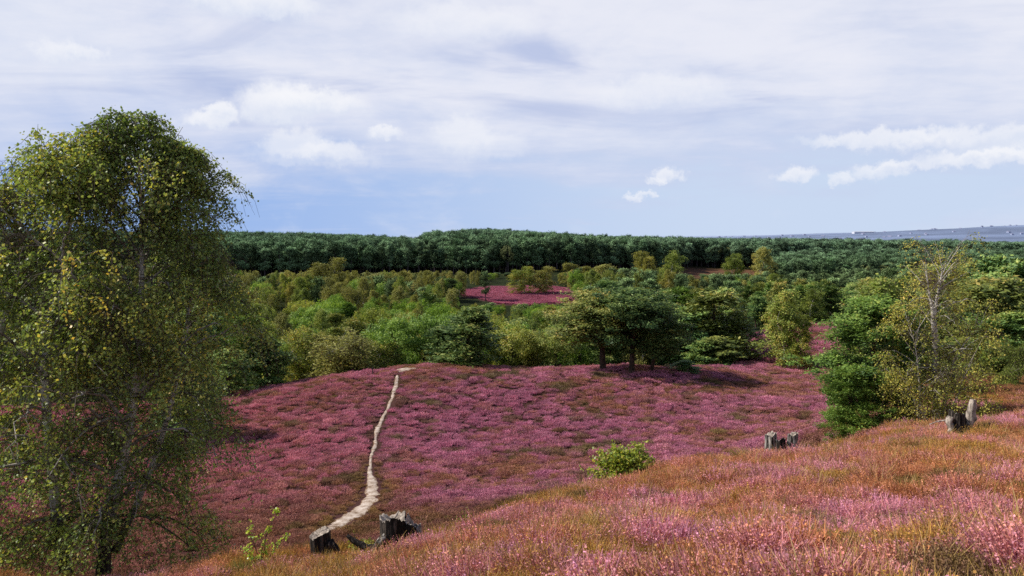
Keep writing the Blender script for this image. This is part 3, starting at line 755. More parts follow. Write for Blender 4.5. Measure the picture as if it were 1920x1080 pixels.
def make_oak(R, H=8.0, W_=7.0, clumps=85, per=110, leaf=.24, low=.12):
    wood, crown = MB(), MB()
    tp = spline([(0, 0, -.3), (R.normal(0, .15), R.normal(0, .15), H * .3), (R.normal(0, .3), R.normal(0, .3), H * .75)], 10)
    tubes(wood, tp[None], (.024 * H * np.interp(np.linspace(0, 1, 10), [0, .1, 1], [1.4, 1, .25]))[None], 7)
    d = unit(R.normal(size=(clumps, 3))); d[:, 2] = np.abs(d[:, 2]) * R.choice([1, 1, 1, -.75], clumps)
    rr = R.uniform(.45, 1.0, clumps) ** .6
    lob = 1 + .22 * wob(d, 2.2, H)
    cz = H * (low + 1) / 2
    c = np.stack([d[:, 0] * W_ / 2 * rr * lob, d[:, 1] * W_ / 2 * rr * lob, cz + d[:, 2] * (H * (1 - low) / 2) * rr * lob * .95], 1)
    nb = 14; b = c[R.integers(0, clumps, nb)]
    org = tp[R.integers(3, 9, nb)]; s = np.linspace(0, 1, 5)[None, :, None]
    bp = org[:, None] * (1 - s) + b[:, None] * s + np.array([0, 0, .3]) * np.sin(s * math.pi)
    tubes(wood, bp, np.tile(np.linspace(.07, .02, 5)[None], (nb, 1)), 5, .3)
    cs = W_ * .12 * R.uniform(.7, 1.3, clumps)
    q = unit(R.normal(size=(clumps, per, 3))) * R.uniform(.3, 1, (clumps, per, 1)) ** .5; q[..., 2] *= .75
    pts = c[:, None] + q * cs[:, None, None]
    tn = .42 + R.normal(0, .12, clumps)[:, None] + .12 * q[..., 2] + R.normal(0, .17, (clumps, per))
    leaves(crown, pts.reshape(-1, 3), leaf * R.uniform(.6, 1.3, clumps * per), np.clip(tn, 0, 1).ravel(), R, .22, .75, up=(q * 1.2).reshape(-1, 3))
    return wood, crown

# ------------------------------------------------------------------ tree templates
TREES = {}          # form -> list of (wood mesh, crown mesh, height, width)
def store(form, wood, crown, bark, leaf):
    V = np.concatenate(crown.V); h = np.percentile(V[:, 2], 99.7); wdt = (np.percentile(V[:, 0], 99) - np.percentile(V[:, 0], 1) + np.percentile(V[:, 1], 99) - np.percentile(V[:, 1], 1)) / 2
    wm = wood.mesh('trunk', [M[bark]], True)
    cms = {}
    base = crown.mesh('crown', [M[leaf]])
    TREES.setdefault(form, []).append([wm, base, h, wdt, cms])
def crown_mesh(entry, leaf):
    if leaf not in entry[4]:
        me = entry[1].copy(); me.materials.clear(); me.materials.append(M[leaf]); entry[4][leaf] = me
    return entry[4][leaf]

for i in range(5): store('pine', *make_pine(np.random.default_rng(300 + i), 10, .27, .10 if i % 2 else .18, 74, 5, 44, .36, .62, 'bushy'), 'pine_bark', 'pine')
for i in range(3): store('tall_pine', *make_pine(np.random.default_rng(320 + i), 12, .20, .30, 60, 5, 42, .34, .6, 'flat'), 'pine_bark', 'pine')
for i in range(3): store('cone_pine', *make_pine(np.random.default_rng(330 + i), 10, .26, .06, 80, 5, 40, .34, .56, 'cone'), 'pine_bark', 'pine')
for i in range(3): store('group_pine', *make_pine(np.random.default_rng(340 + i), 12.5, .33, .34, 110, 7, 60, .24, .50, 'bushy', .04, 8, .10), 'pine_bark', 'pine')
for i in range(4): store('oak', *make_oak(np.random.default_rng(350 + i), 8, 7.5), 'grey_bark', 'oak')
for i in range(4):
    q_ = np.random.default_rng(360 + i)
    st = [([(0, 0, -.3), (q_.normal(0, .2), q_.normal(0, .2), 3), (q_.normal(0, .4), q_.normal(0, .4), 6.5), (q_.normal(0, .5), q_.normal(0, .5), 10)], .13)]
    if i % 2: st.append(([(.3, .1, -.3), (1.0, .3, 3), (1.5, .5, 6), (1.7, .6, 8.4)], .10))
    store('birch', *make_birch(q_, st, 24, lambda t, a: 2.6 * np.interp(t, [.15, .4, .7, 1], [.75, 1, .7, .2]), 5, 4, 15 if i % 2 else 22, .20, (.3, 1.0), .15, sides=6), 'birch_bark_pale', 'birch_mid')
for i in range(3):
    q_ = np.random.default_rng(370 + i)
    st = [([(q_.normal(0, .3), q_.normal(0, .3), -.2), (q_.normal(0, .5), q_.normal(0, .5), 1.5), (q_.normal(0, 1.1), q_.normal(0, 1.1), 3.6), (q_.normal(0, 1.4), q_.normal(0, 1.4), 5.2)], .07) for _ in range(5)]
    store('shrub_birch', *make_birch(q_, st, 14, lambda t, a: 1.7 * np.interp(t, [.1, .5, 1], [.9, 1, .4]), 5, 4, 10, .16, (.3, .9), .08, sides=5), 'birch_bark', 'birch_mid')

def plant_tree(name, form, leaf, x, y, H, Wd, label, cat, group=None, R=rng, variant=None, rotz=None, parts=True):
    lst = TREES[form]; e = lst[(variant if variant is not None else int(R.integers(0, len(lst)))) % len(lst)]
    z = float(height(x, y)); sc = (Wd / e[3], Wd / e[3], H / e[2]); rz = float(R.uniform(0, 6.28)) if rotz is None else rotz
    root = bpy.data.objects.new(name, None); COL.objects.link(root); root.empty_display_size = .3
    root.location = (x, y, z); root.rotation_euler = (0, 0, rz); root.scale = sc
    tag(root, label, cat, group)
    obj('trunk', e[0], root); obj('crown', crown_mesh(e, leaf), root)
    return root

def tree_px(name, form, leaf, px, top, d, wpx, label, cat, group=None, variant=None, rotz=None):
    """a tree at distance d whose tip reaches the photo height top"""
    p = at(px, top, d); x, y = p[0], d
    g = float(height(x, y))
    return plant_tree(name, form, leaf, x, y, max(p[2] - g, 1.0), wpx / F * d, label, cat, group, variant=variant, rotz=rotz)

OCC = []            # (x, y, radius) already taken
def named(name, form, leaf, px, top, d, wpx, label, cat, **k):
    o = tree_px(name, form, leaf, px, top, d, wpx, label, cat, **k)
    OCC.append((o.location.x, o.location.y, wpx / F * d * .42)); return o

# ------------------------------------------------------------------ trees one can tell apart, front of the wood
# pines standing on the hilltop
named('pine_tree', 'group_pine', 'pine_olive', 1132, 548, 112, 175, 'olive lit broad pine, left one of the pine group standing on the heather hilltop', 'pine tree', group='pines grouped on the hilltop', variant=0, rotz=.5)
named('pine_tree', 'group_pine', 'pine_dark', 1186, 541, 109, 150, 'tall dark pine in the middle of the pine group on the heather hilltop', 'pine tree', group='pines grouped on the hilltop', variant=1, rotz=2.0)
named('pine_tree', 'group_pine', 'pine_dark', 1222, 590, 111, 115, 'darkest pine with leaning bare lower trunk, right in the hilltop pine group', 'pine tree', group='pines grouped on the hilltop', variant=2, rotz=4.0)
named('pine_tree', 'cone_pine', 'pine', 1284, 676, 112, 52, 'tiny dark pine standing alone right of the hilltop pine group', 'pine tree', variant=0)
named('pine_tree', 'cone_pine', 'pine_dark', 882, 578, 119, 118, 'bushy dark green pine on the hill edge with branches down to the heather', 'pine tree', variant=1)
named('pine_tree', 'pine', 'pine_dark', 835, 612, 126, 90, 'dark pine just left behind the bushy pine of the hill edge', 'pine tree', variant=2)
named('broadleaf_tree', 'oak', 'oak_olive', 962, 606, 129, 95, 'olive green rounded tree between the bushy pine and the hilltop pine group', 'broadleaf tree', variant=0)
named('birch_tree', 'shrub_birch', 'birch_gold', 1000, 622, 131, 46, 'small rusty yellow tree beside the olive rounded tree on the hill edge', 'birch tree', variant=0)
named('pine_tree', 'pine', 'pine_olive', 1340, 548, 140, 150, 'large yellowish green pine standing behind the right of the hilltop group', 'pine tree', variant=0)
named('pine_tree', 'pine', 'pine', 1290, 585, 138, 110, 'mid green pine close behind the hilltop group, left of the large yellowish pine', 'pine tree', variant=3)
named('pine_tree', 'cone_pine', 'pine_olive', 1342, 632, 130, 84, 'low spreading pine at the right end of the hilltop tree line', 'pine tree', variant=2)
named('pine_tree', 'cone_pine', 'pine', 1315, 640, 129, 85, 'low dark pine on the hilltop edge under the large yellowish pine', 'pine tree', variant=0)
named('birch_tree', 'birch', 'birch_mid', 1474, 545, 129, 84, 'olive birch of two thin trunks on the purple slope, left of a pair', 'birch tree', variant=1, rotz=1.0)
named('birch_tree', 'birch', 'birch_mid', 1500, 596, 128, 70, 'lower greyish birch on the purple slope, right of a pair', 'birch tree', variant=0)
named('birch_tree', 'shrub_birch', 'birch_gold', 640, 626, 121, 135, 'round yellow olive bushy birch at the left end of the hilltop edge', 'birch tree', variant=1)
named('birch_tree', 'shrub_birch', 'birch_mid', 562, 612, 126, 92, 'olive brown bushy birch left of the round yellow one', 'birch tree', variant=2)
named('birch_tree', 'shrub_birch', 'birch_mid', 706, 636, 124, 90, 'brownish bushy birch behind the signpost on the hilltop', 'birch tree', variant=0)
named('broadleaf_tree', 'oak', 'oak', 742, 596, 129, 105, 'green rounded tree right behind the bare sand patch of the path end', 'broadleaf tree', variant=1)
named('broadleaf_tree', 'oak', 'oak', 795, 590, 133, 95, 'dark green rounded tree two crowns right of the sand patch', 'broadleaf tree', variant=2)
named('pine_tree', 'tall_pine', 'pine_bright', 458, 592, 114, 72, 'slim bright green pine with bare trunk, close right of the big birches', 'pine tree', variant=0)
named('pine_tree', 'cone_pine', 'pine', 500, 636, 115, 95, 'dark pine with drooping layers left on the edge of the heather hill', 'pine tree', variant=1)
named('pine_tree', 'cone_pine', 'pine', 425, 655, 108, 100, 'dark low pine half hidden behind the right side of the big birches', 'pine tree', variant=2)
named('pine_tree', 'cone_pine', 'pine', 338, 668, 84, 130, 'pine hidden behind the big birches, its shadow lying on the heather', 'pine tree', variant=0)
# valley landmarks
named('birch_tree', 'birch', 'birch_gold', 622, 484, 330, 62, 'tallest yellow birch tip rising in front of the dark far ridge', 'birch tree', variant=1)
named('birch_tree', 'birch', 'birch_gold', 760, 510, 340, 60, 'pale gold birch below the dark far ridge, right of the middle of the valley wood', 'birch tree', variant=0)
named('birch_tree', 'birch', 'birch_gold', 700, 514, 330, 75, 'broad pale gold birch below the dark far ridge', 'birch tree', variant=2)
named('birch_tree', 'birch', 'birch_mid', 983, 500, 322, 44, 'green birch standing in the far purple heather field, left of two', 'birch tree', variant=1)
named('birch_tree', 'birch', 'birch_gold', 1024, 500, 322, 38, 'yellowish birch standing in the far purple heather field, right of two', 'birch tree', variant=3)
named('birch_tree', 'birch', 'birch_mid', 1260, 470, 400, 48, 'tall grey green birch rising over the wood in front of the far forest', 'birch tree', variant=0)
named('birch_tree', 'birch', 'birch_mid', 1378, 476, 440, 40, 'rounded birch at the brown clearing before the far forest, left of two', 'birch tree', variant=1)
named('birch_tree', 'birch', 'birch_gold', 1428, 464, 430, 52, 'yellow green birch at the brown clearing before the far forest, right of two', 'birch tree', variant=2)
named('birch_tree', 'birch', 'birch_gold', 1205, 472, 390, 40, 'slim yellow birch rising left of the tall grey green birch', 'birch tree', variant=3)
named('birch_tree', 'birch', 'birch_gold', 1078, 494, 350, 60, 'pale yellow birch right behind the far purple heather field', 'birch tree', variant=1)
named('birch_tree', 'birch', 'birch_gold', 1128, 496, 345, 72, 'broad yellow birch behind the crown tops of the hilltop pines', 'birch tree', variant=2)
named('birch_tree', 'birch', 'birch_mid', 1522, 542, 205, 60, 'olive birch behind the top of the purple slope', 'birch tree', variant=0)
# right shoulder
named('pine_tree', 'pine', 'pine_olive', 1850, 522, 66, 190, 'wide tiered pine behind the white stemmed birch', 'pine tree', variant=1)
named('pine_tree', 'pine', 'pine', 1912, 492, 74, 150, 'dark pine at the right picture edge behind the wide tiered pine', 'pine tree', variant=4)
named('pine_tree', 'pine', 'pine', 1895, 585, 62, 110, 'shaded pine low at the right edge above the young green birch', 'pine tree', variant=2)
named('birch_tree', 'shrub_birch', 'birch_mid', 1895, 640, 54, 70, 'young yellow green birch beside the brown track at the right edge', 'birch tree', variant=0)
named('birch_tree', 'birch', 'birch_mid', 1655, 522, 52, 150, 'olive birch crown rising behind the bright green pine', 'birch tree', variant=1)
named('pine_tree', 'pine', 'pine', 1700, 570, 50, 110, 'dark pine between the bright green pine and the white stemmed birch', 'pine tree', variant=3)
# bright pine in front of the right birch, a finer tree of its own
store('bright_pine', *make_pine(np.random.default_rng(391), 7.0, .28, .04, 120, 7, 80, .20, .50, 'bushy', .03, 8, .10), 'pine_bark', 'pine_bright')
pb = ground_at(1622, 806, 28, 60)
for (qx, tp_, dd, ww, lab) in ((1630, 560, 37, 168, 'bright green pine left of the white stemmed birch, boughs reaching the heather'), (1604, 690, 36, 95, 'small bright pine at the foot of the larger bright green pine')):
    named('pine_tree', 'bright_pine', 'pine_bright', qx, tp_, dd, ww, lab, 'pine tree', rotz=1.0 if ww > 100 else 3.5)

# ------------------------------------------------------------------ the woods in the valley
R = np.random.default_rng(41)
cand = []
def jitter_grid(x0, x1, y0, y1, s):
    X, Y = np.meshgrid(np.arange(x0, x1, s), np.arange(y0, y1, s)); X = X.ravel(); Y = Y.ravel()
    return X + R.uniform(-.42, .42, len(X)) * s, Y + R.uniform(-.42, .42, len(X)) * s
X, Y = jitter_grid(-190, 330, 74, 450, 7.7)
PXs = photo_x(X, Y); ed = hill_edge(X, Y)
kn = vnoise(X, Y, .022, 131, 3)
for i in range(len(X)):
    x, y, p = X[i], Y[i], PXs[i]
    if not (120 < p < 2120) or y < ed[i] + 5: continue
    if y < 60 and p > 1500: continue
    if 1835 < p < 1905 and y < 86: continue                                    # brown track at the right stays open
    if ((p - 972) / 112) ** 2 + ((y - 325) / 30) ** 2 < R.uniform(.75, 1.05): continue                              # far heather field
    if p < 1080 and y > 438: continue
    if any((x - o[0]) ** 2 + (y - o[1]) ** 2 < (o[2] + 1.0) ** 2 for o in OCC): continue
    if 1425 < p < 1605 and y < 200: continue                                   # open purple slope
    if y > 190 and R.uniform() < .34: continue
    right = p > 1080 + (y - 130) * .1
    u = R.uniform()
    if right:
        if y > 300 and p < 1330: kind = 'birch' if u < .55 else 'pine'
        else: kind = 'pine' if u < .80 else ('birch' if u < .93 else 'oak')
    elif y > 250: kind = 'birch' if u < .62 else ('oak' if u < .82 else 'pine')
    elif 540 < p < 880: kind = 'oak' if u < .74 else ('birch' if u < .86 else 'pine')
    elif p <= 540: kind = 'birch' if u < .45 else ('pine' if u < .75 else 'oak')
    else: kind = 'oak' if u < .5 else ('pine' if u < .82 else 'birch')
    H = {'pine': R.uniform(8.5, 13.5), 'birch': R.uniform(9, 14), 'oak': R.uniform(7.5, 12)}[kind]
    if y > 370: H *= .72
    if not right and y < 200 and kind != 'pine': H *= .9
    z = float(height(x, y))
    def cap(py):                                                                # keep open views over the wood
        return at(p, py, y)[2] - z
    if 850 < p < 1095 and y < 300: H = min(H, cap(568 + R.uniform(0, 8)))
    if 440 < p < 900: H = min(H, cap(508 if kind == 'birch' else 522))
    if 860 < p < 1070 and y > 360: H = min(H, cap(512))
    if 1070 < p < 1700: H = min(H, cap(506 if y > 300 else 524))
    if 1385 < p < 1460 and y < 215: H = min(H, cap(622))
    if 1460 <= p < 1620 and y < 200: H = min(H, cap(560))
    if 1280 < p < 1430 and y > 330: H = min(H, cap(517))
    if H < (2.0 if 850 < p < 1095 else 3.2): continue
    Wd = H * {'pine': R.uniform(.46, .66), 'birch': R.uniform(.38, .56), 'oak': R.uniform(.72, 1.0)}[kind]
    cand.append((y, x, kind, H, Wd, p, right))
cand.sort()
LIMIT = {'pine': 262, 'birch': 262, 'oak': 285}
cnt = {'pine': 0, 'birch': 0, 'oak': 0}
rest = []
WORDS = {'pine': ('pine_tree', 'pine tree'), 'birch': ('birch_tree', 'birch tree'), 'oak': ('broadleaf_tree', 'broadleaf tree')}
MARKS = [('the bushy pine of the hill edge', 882, 119), ('the hilltop pine group', 1186, 110), ('the large yellowish hilltop pine', 1340, 140), ('the birch pair on the slope', 1488, 129),
         ('the round yellow bushy birch', 640, 121), ('the tree behind the sand patch', 742, 129), ('the slim bare trunked pine', 458, 114), ('the tallest yellow birch tip', 622, 330),
         ('the far purple heather field', 972, 325), ('the tall grey green birch', 1260, 400), ('the brown clearing', 1350, 450), ('the broad pale gold birch', 700, 330), ('the birch behind the purple slope', 1522, 205),
         ('the wide tiered pine', 1850, 66)]
for (y, x, kind, H, Wd, p, right) in cand:
    if cnt[kind] >= LIMIT[kind]: rest.append((y, x, kind, H, Wd)); continue
    cnt[kind] += 1
    u = R.uniform()
    if kind == 'pine':
        form = ('pine', 'pine', 'tall_pine', 'cone_pine')[int(R.integers(0, 4))]
        leaf, look = ('pine_dark' if u < .3 else 'pine', 'dark green pine') if u < .62 else ('pine_olive', 'yellowish green pine') if u < .85 else ('pine_bright', 'bright green pine')
    elif kind == 'birch':
        form = 'birch' if R.uniform() < .75 else 'shrub_birch'
        leaf, look = ('birch_mid', 'olive green birch') if u < .5 else ('birch_gold', 'yellow tinged birch')
        if not right and y > 230: leaf, look = ('birch_gold', 'yellow tinged birch') if u < .75 else ('birch_mid', 'olive green birch')
    else:
        form = 'oak'; leaf, look = ('oak', 'bright green leafy tree') if u < .72 else ('oak_olive', 'olive green leafy tree')
    if p < 440: where = 'behind the big birches on the left'
    elif right:
        if p > 1600: where = 'in the wood behind the white stemmed birch' if y < 180 else 'in the pine wood far behind the white stemmed birch'
        elif p > 1400: where = 'in the wood above the purple slope on the right'
        else: where = 'in the wood right behind the hilltop pine group' if y < 200 else 'in the wood beyond the hilltop pine group'
    else:
        if y < 165: where = 'in the front of the valley wood, just over the heather hill'
        elif y < 250: where = 'in the middle of the valley wood'
        elif y < 345: where = 'at the back of the valley wood'
        else: where = 'on the open strip before the dark far ridge'
    best = min(MARKS, key=lambda k: abs(p - k[1]) + abs(y - k[2]) * .7)
    lab, grp = f'{look} {where}', f'{look}s {where}'
    if abs(p - best[1]) < 150 and abs(y - best[2]) < 75:
        d_ = p - best[1]; s_ = 'left' if d_ < 0 else 'right'
        rel = 'directly behind' if abs(d_) < 22 else f'just {s_} of' if abs(d_) < 65 else f'further {s_} of'
        if y < best[2] and abs(d_) < 22: rel = 'directly in front of'
        lab = f"{'tall ' if H > 11.5 else 'small ' if H < 7 else ''}{look} {rel} {best[0]}"; grp = f'{look}s around {best[0]}'
    plant_tree(WORDS[kind][0], form, leaf, x, y, H, Wd, lab, WORDS[kind][1], group=grp.replace('birchs', 'birches'), R=R)

# ------------------------------------------------------------------ far pine forest, one mass (with what is left of the valley wood)
def merged(mbw, mbc, name, mats):
    """trunk and crown in one light mesh"""
    a = MB()
    for q, mi in ((mbw, 0), (mbc, 1)): a.add(np.concatenate(q.V), np.concatenate(q.Q), np.concatenate(q.T), mi)
    return a.mesh(name, mats)
m, t = new_mat('far_pine')
colr = t.attr('col', 'INSTANCER', 'Color')
finish(t, t.mix(1.0, colr, t.ramp(t.attr('tint'), [(0, .35), (.5, 1.0), (1, 2.0)]), 'MULTIPLY'), .8, .1, .06); M['far_pine'] = m
m, t = new_mat('far_trunk'); finish(t, (0.06, 0.05, 0.055, 1), .9, .1); M['far_trunk'] = m
far_src = [source('far_pine', merged(*make_pine(np.random.default_rng(400 + i), 12, .17, .27, 28, 4, 26, .50, .90, 'flat', .02, 4, .05), 'far_pine', [M['far_trunk'], M['far_pine']])) for i in range(4)]
far_src.append(source('far_birch', merged(*make_oak(np.random.default_rng(410), 11, 7, 40, 40, .5, .2), 'far_birch', [M['far_trunk'], M['far_pine']])))
R = np.random.default_rng(43)
FX, FY, FH, FC, FP = [], [], [], [], []
def far_add(x, y, h, c, k): FX.append(x); FY.append(y); FH.append(h); FC.append(c); FP.append(k)
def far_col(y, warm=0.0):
    f = min(1, max(0, (y - 300) / 900)); a = np.array([.13, .21, .085]); b = np.array([.14, .22, .185]); c = np.array([.32, .31, .10])  # foliage turns bluer with distance: haze painted into the tree colour
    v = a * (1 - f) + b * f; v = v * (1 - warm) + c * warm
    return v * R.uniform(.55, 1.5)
for (y, x, kind, H, Wd) in rest:
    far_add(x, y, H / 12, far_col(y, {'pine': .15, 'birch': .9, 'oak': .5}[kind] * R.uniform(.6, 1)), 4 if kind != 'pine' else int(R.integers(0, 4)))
for (y0, y1, s) in ((440, 680, 5.2), (680, 1000, 7.5), (1000, 1700, 13.0)):
    X, Y = jitter_grid(-1.0 * y1, 1.05 * y1, y0, y1, s)
    P_ = photo_x(X, Y); rn = vnoise(X, Y, .012, 151, 3)
    ok = (P_ > -420) & (P_ < 2350)
    front = 452 + 12 * np.sin(P_ / 90.0) + np.interp(P_, [900, 1100, 1250, 1300, 1420, 1460], [0, 20, 30, 118, 118, -10])
    ok &= (Y > front) | (P_ > 1440)
    X, Y, P_, rn = X[ok], Y[ok], P_[ok], rn[ok]
    Z = height(X, Y)
    for i in range(len(X)):
        p, y = P_[i], Y[i]
        # tree tops follow the forest skyline
        skyl = np.interp(p, [-300, 440, 560, 700, 785, 800, 900, 960, 1100, 1300, 1500, 1700, 1920, 2300], [432, 434, 436, 444, 450, 437, 430, 434, 444, 447, 448, 452, 456, 460])
        h = R.uniform(13, 19) if y < 1000 else R.uniform(14, 22)
        hm = at(p, skyl + (R.uniform(-3.5, 1) if R.uniform() < .07 else R.normal(3.0, 1.6)), y)[2] - Z[i]
        if y > 430 and p > 1440 and y < 600: h = R.uniform(9, 14)
        h = min(h, max(hm, 6.0))
        warm = .75 * R.uniform(.6, 1) if (rn[i] > .60 and p > 1300 and R.uniform() < .6) else (.5 if (780 < p < 960 and y < 600 and R.uniform() < .12) else 0)
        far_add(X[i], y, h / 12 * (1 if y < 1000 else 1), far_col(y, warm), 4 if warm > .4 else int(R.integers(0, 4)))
FX, FY, FH = np.array(FX), np.array(FY), np.array(FH); n = len(FX)
wd_ = np.clip(FH, .7, 1.3) * np.where(FY > 1000, 2.0, np.where(FY > 680, 1.35, 1.05)) * R.uniform(.85, 1.2, n)
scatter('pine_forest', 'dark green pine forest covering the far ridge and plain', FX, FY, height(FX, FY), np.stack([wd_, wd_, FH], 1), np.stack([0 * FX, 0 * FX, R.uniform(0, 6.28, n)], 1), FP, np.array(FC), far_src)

# ------------------------------------------------------------------ the big birches on the left
def px_way(pts, d, base):
    """way points given in the photo plane at distance d, local to base"""
    o_ = []
    for p in pts:
        q = at(p[0], p[1], d + (p[2] if len(p) > 2 else 0)); o_.append(q - base)
    return o_
def foot(px, d, dx=0):
    x = at(px, 540, d)[0]; return np.array([x, d, float(height(x, d))])
def big_tree(name, label, cat, base, wood, crown, bark, leaf, group=None):
    root = bpy.data.objects.new(name, None); COL.objects.link(root); root.location = base; tag(root, label, cat, group)
    obj('trunk', wood.mesh('trunk', [M[bark]], True), root); obj('crown', crown.mesh('crown', [M[leaf]]), root)
    return root
def warm_col(base):
    c1 = at(225, 450, 19.0) - base; c2 = at(250, 590, 19.0) - base
    def f(p):
        a = np.exp(-(((p[:, 0] - c1[0]) / 1.1) ** 2 + ((p[:, 2] - c1[2]) / 1.3) ** 2)); b = np.exp(-(((p[:, 0] - c2[0]) / 1.0) ** 2 + ((p[:, 2] - c2[2]) / 1.0) ** 2))
        fr = smooth(.6, -1.4, p[:, 1])
        return (a * .28 + b * .26) * fr
    return f
GB = 'birches on the left slope'
def gappy(base, top_px, k):
    zt = at(0, top_px, 20)[2] - base[2]
    def f(p): return wob(p, .95, k) + .35 * wob(p, 2.6, k + 1) < .62 - .50 * smooth(zt - 5.5, zt, p[:, 2])
    return f
b1 = foot(196, 20.3)
R1 = np.random.default_rng(501)
prof1 = lambda t, a: 3.5 * np.interp(t, [.12, .25, .45, .62, .76, .88, 1], [.85, 1.02, 1.08, .88, .52, .26, .08])
wd1, cr1 = make_birch(R1, [(px_way([(193, 1085), (200, 1000, .1), (215, 930), (243, 800), (258, 690), (264, 600), (266, 450, .2), (262, 345, .2), (254, 236, .1)], 20.3, b1), .17)], 74, prof1, 9, 7, 15, .086, (.3, .95), .12, airy=.30, keepfn=gappy(b1, 215, 1.0), warm=warm_col(b1))
big_tree('birch_tree', 'tall full birch on the left slope, its crown topped by the highest twig', 'birch tree', b1, wd1, cr1, 'birch_bark', 'birch_leaf', GB)
b2 = foot(120, 19.6)
prof2 = lambda t, a: 3.1 * np.interp(t, [.12, .3, .5, .7, .86, 1], [.85, 1, 1, .75, .34, .08])
wd2, cr2 = make_birch(np.random.default_rng(502), [(px_way([(128, 1095), (112, 1010), (95, 860, -.1), (84, 715), (88, 640), (102, 545), (124, 440), (145, 360, .2), (160, 285, .3)], 19.6, b2), .15)], 66, prof2, 9, 7, 15, .086, (.3, .95), .10, airy=.30, keepfn=gappy(b2, 270, 2.3), warm=warm_col(b2))
big_tree('birch_tree', 'left birch with a white upper stem, second crown of the big birches', 'birch tree', b2, wd2, cr2, 'birch_bark', 'birch_leaf', GB)
b3 = foot(-40, 20.6)
prof3 = lambda t, a: 2.9 * np.interp(t, [.12, .3, .5, .75, 1], [.9, 1, .95, .62, .15])
wd3, cr3 = make_birch(np.random.default_rng(503), [(px_way([(-60, 1100), (-45, 900), (-20, 720), (10, 590), (34, 500), (28, 420), (10, 370)], 20.6, b3), .14)], 56, prof3, 9, 7, 14, .086, (.3, .95), .08, airy=.25, keepfn=gappy(b3, 350, 3.1))
big_tree('birch_tree', 'lower birch cut by the left picture edge, pale limb showing', 'birch tree', b3, wd3, cr3, 'birch_bark', 'birch_leaf', GB)
b4 = foot(335, 20.8)
prof4 = lambda t, a: 2.1 * np.interp(t, [.1, .4, .75, .9, 1], [1, 1, .50, .22, .08])
wd4, cr4 = make_birch(np.random.default_rng(504), [(px_way([(215, 1035, -.3), (275, 900, .1), (320, 760, .2), (352, 600, .2), (362, 480, .2), (348, 370, .1), (336, 280, .1)], 20.8, b4), .085)], 50, prof4, 9, 6, 15, .086, (.3, .95), .16, airy=.25, keepfn=gappy(b4, 260, 4.7))
tubes(wd1, np.array([[p + (b4 - b1) for p in spline(px_way([(196, 1075, -.5), (215, 1035, -.3)], 20.8, b4), 6)]]), np.full((1, 6), .09), 6)
big_tree('birch_tree', 'slender birch leaning right, making the right side of the big birches', 'birch tree', b4, wd4, cr4, 'birch_bark', 'birch_leaf', GB)

# ------------------------------------------------------------------ the white stemmed birch on the right
b5 = foot(1757, 35.0)
d5 = 35.0
st5 = [(px_way([(1757, 805), (1756, 740), (1754, 680), (1751, 620), (1748, 575), (1743, 555), (1740, 532, .2)], d5, b5), .17),
       (px_way([(1755, 640), (1752, 590), (1760, 545, -.1), (1764, 525), (1767, 496)], d5, b5), .11),
       (px_way([(1764, 790), (1775, 735, -.2), (1787, 680, -.2), (1810, 642, -.2), (1840, 606, -.3)], d5, b5), .075),
       (px_way([(1750, 800), (1729, 770, -.3), (1722, 700, -.4), (1716, 650, -.4), (1704, 606, -.5)], d5, b5), .06),
       (px_way([(1752, 800), (1727, 790, -.2), (1712, 745, -.3), (1692, 708, -.6)], d5, b5), .05),
       (px_way([(1770, 800), (1782, 770, -.6), (1800, 730, -.8), (1806, 700, -1)], d5, b5), .045)]
prof5 = lambda t, a: 1.75 * np.interp(t, [.1, .35, .6, .85, 1], [.95, 1, .95, .75, .35])
ctr = at(1752, 570, d5) - b5
def thin5(p):
    top = smooth(at(0, 590, d5)[2] - b5[2], at(0, 500, d5)[2] - b5[2], p[:, 2])
    mid = np.exp(-((p[:, 0] - ctr[0] + .3) / .85) ** 4) * smooth(.7, .1, p[:, 1]) * smooth(at(0, 735, d5)[2] - b5[2], at(0, 690, d5)[2] - b5[2], p[:, 2])
    return np.clip(.15 + top * .25 + mid * .62, 0, .96)
wd5, cr5 = make_birch(np.random.default_rng(505), st5, 24, prof5, 5, 5, 13, .080, (.25, .8), .2, airy=.3, bare=thin5, sides=7, droop=.9, btint=.1)
big_tree('birch_tree', 'sparse olive birch with several white stems and bare top, right of the bright pine', 'birch tree', b5, wd5, cr5, 'birch_bark_pale', 'birch_thin')

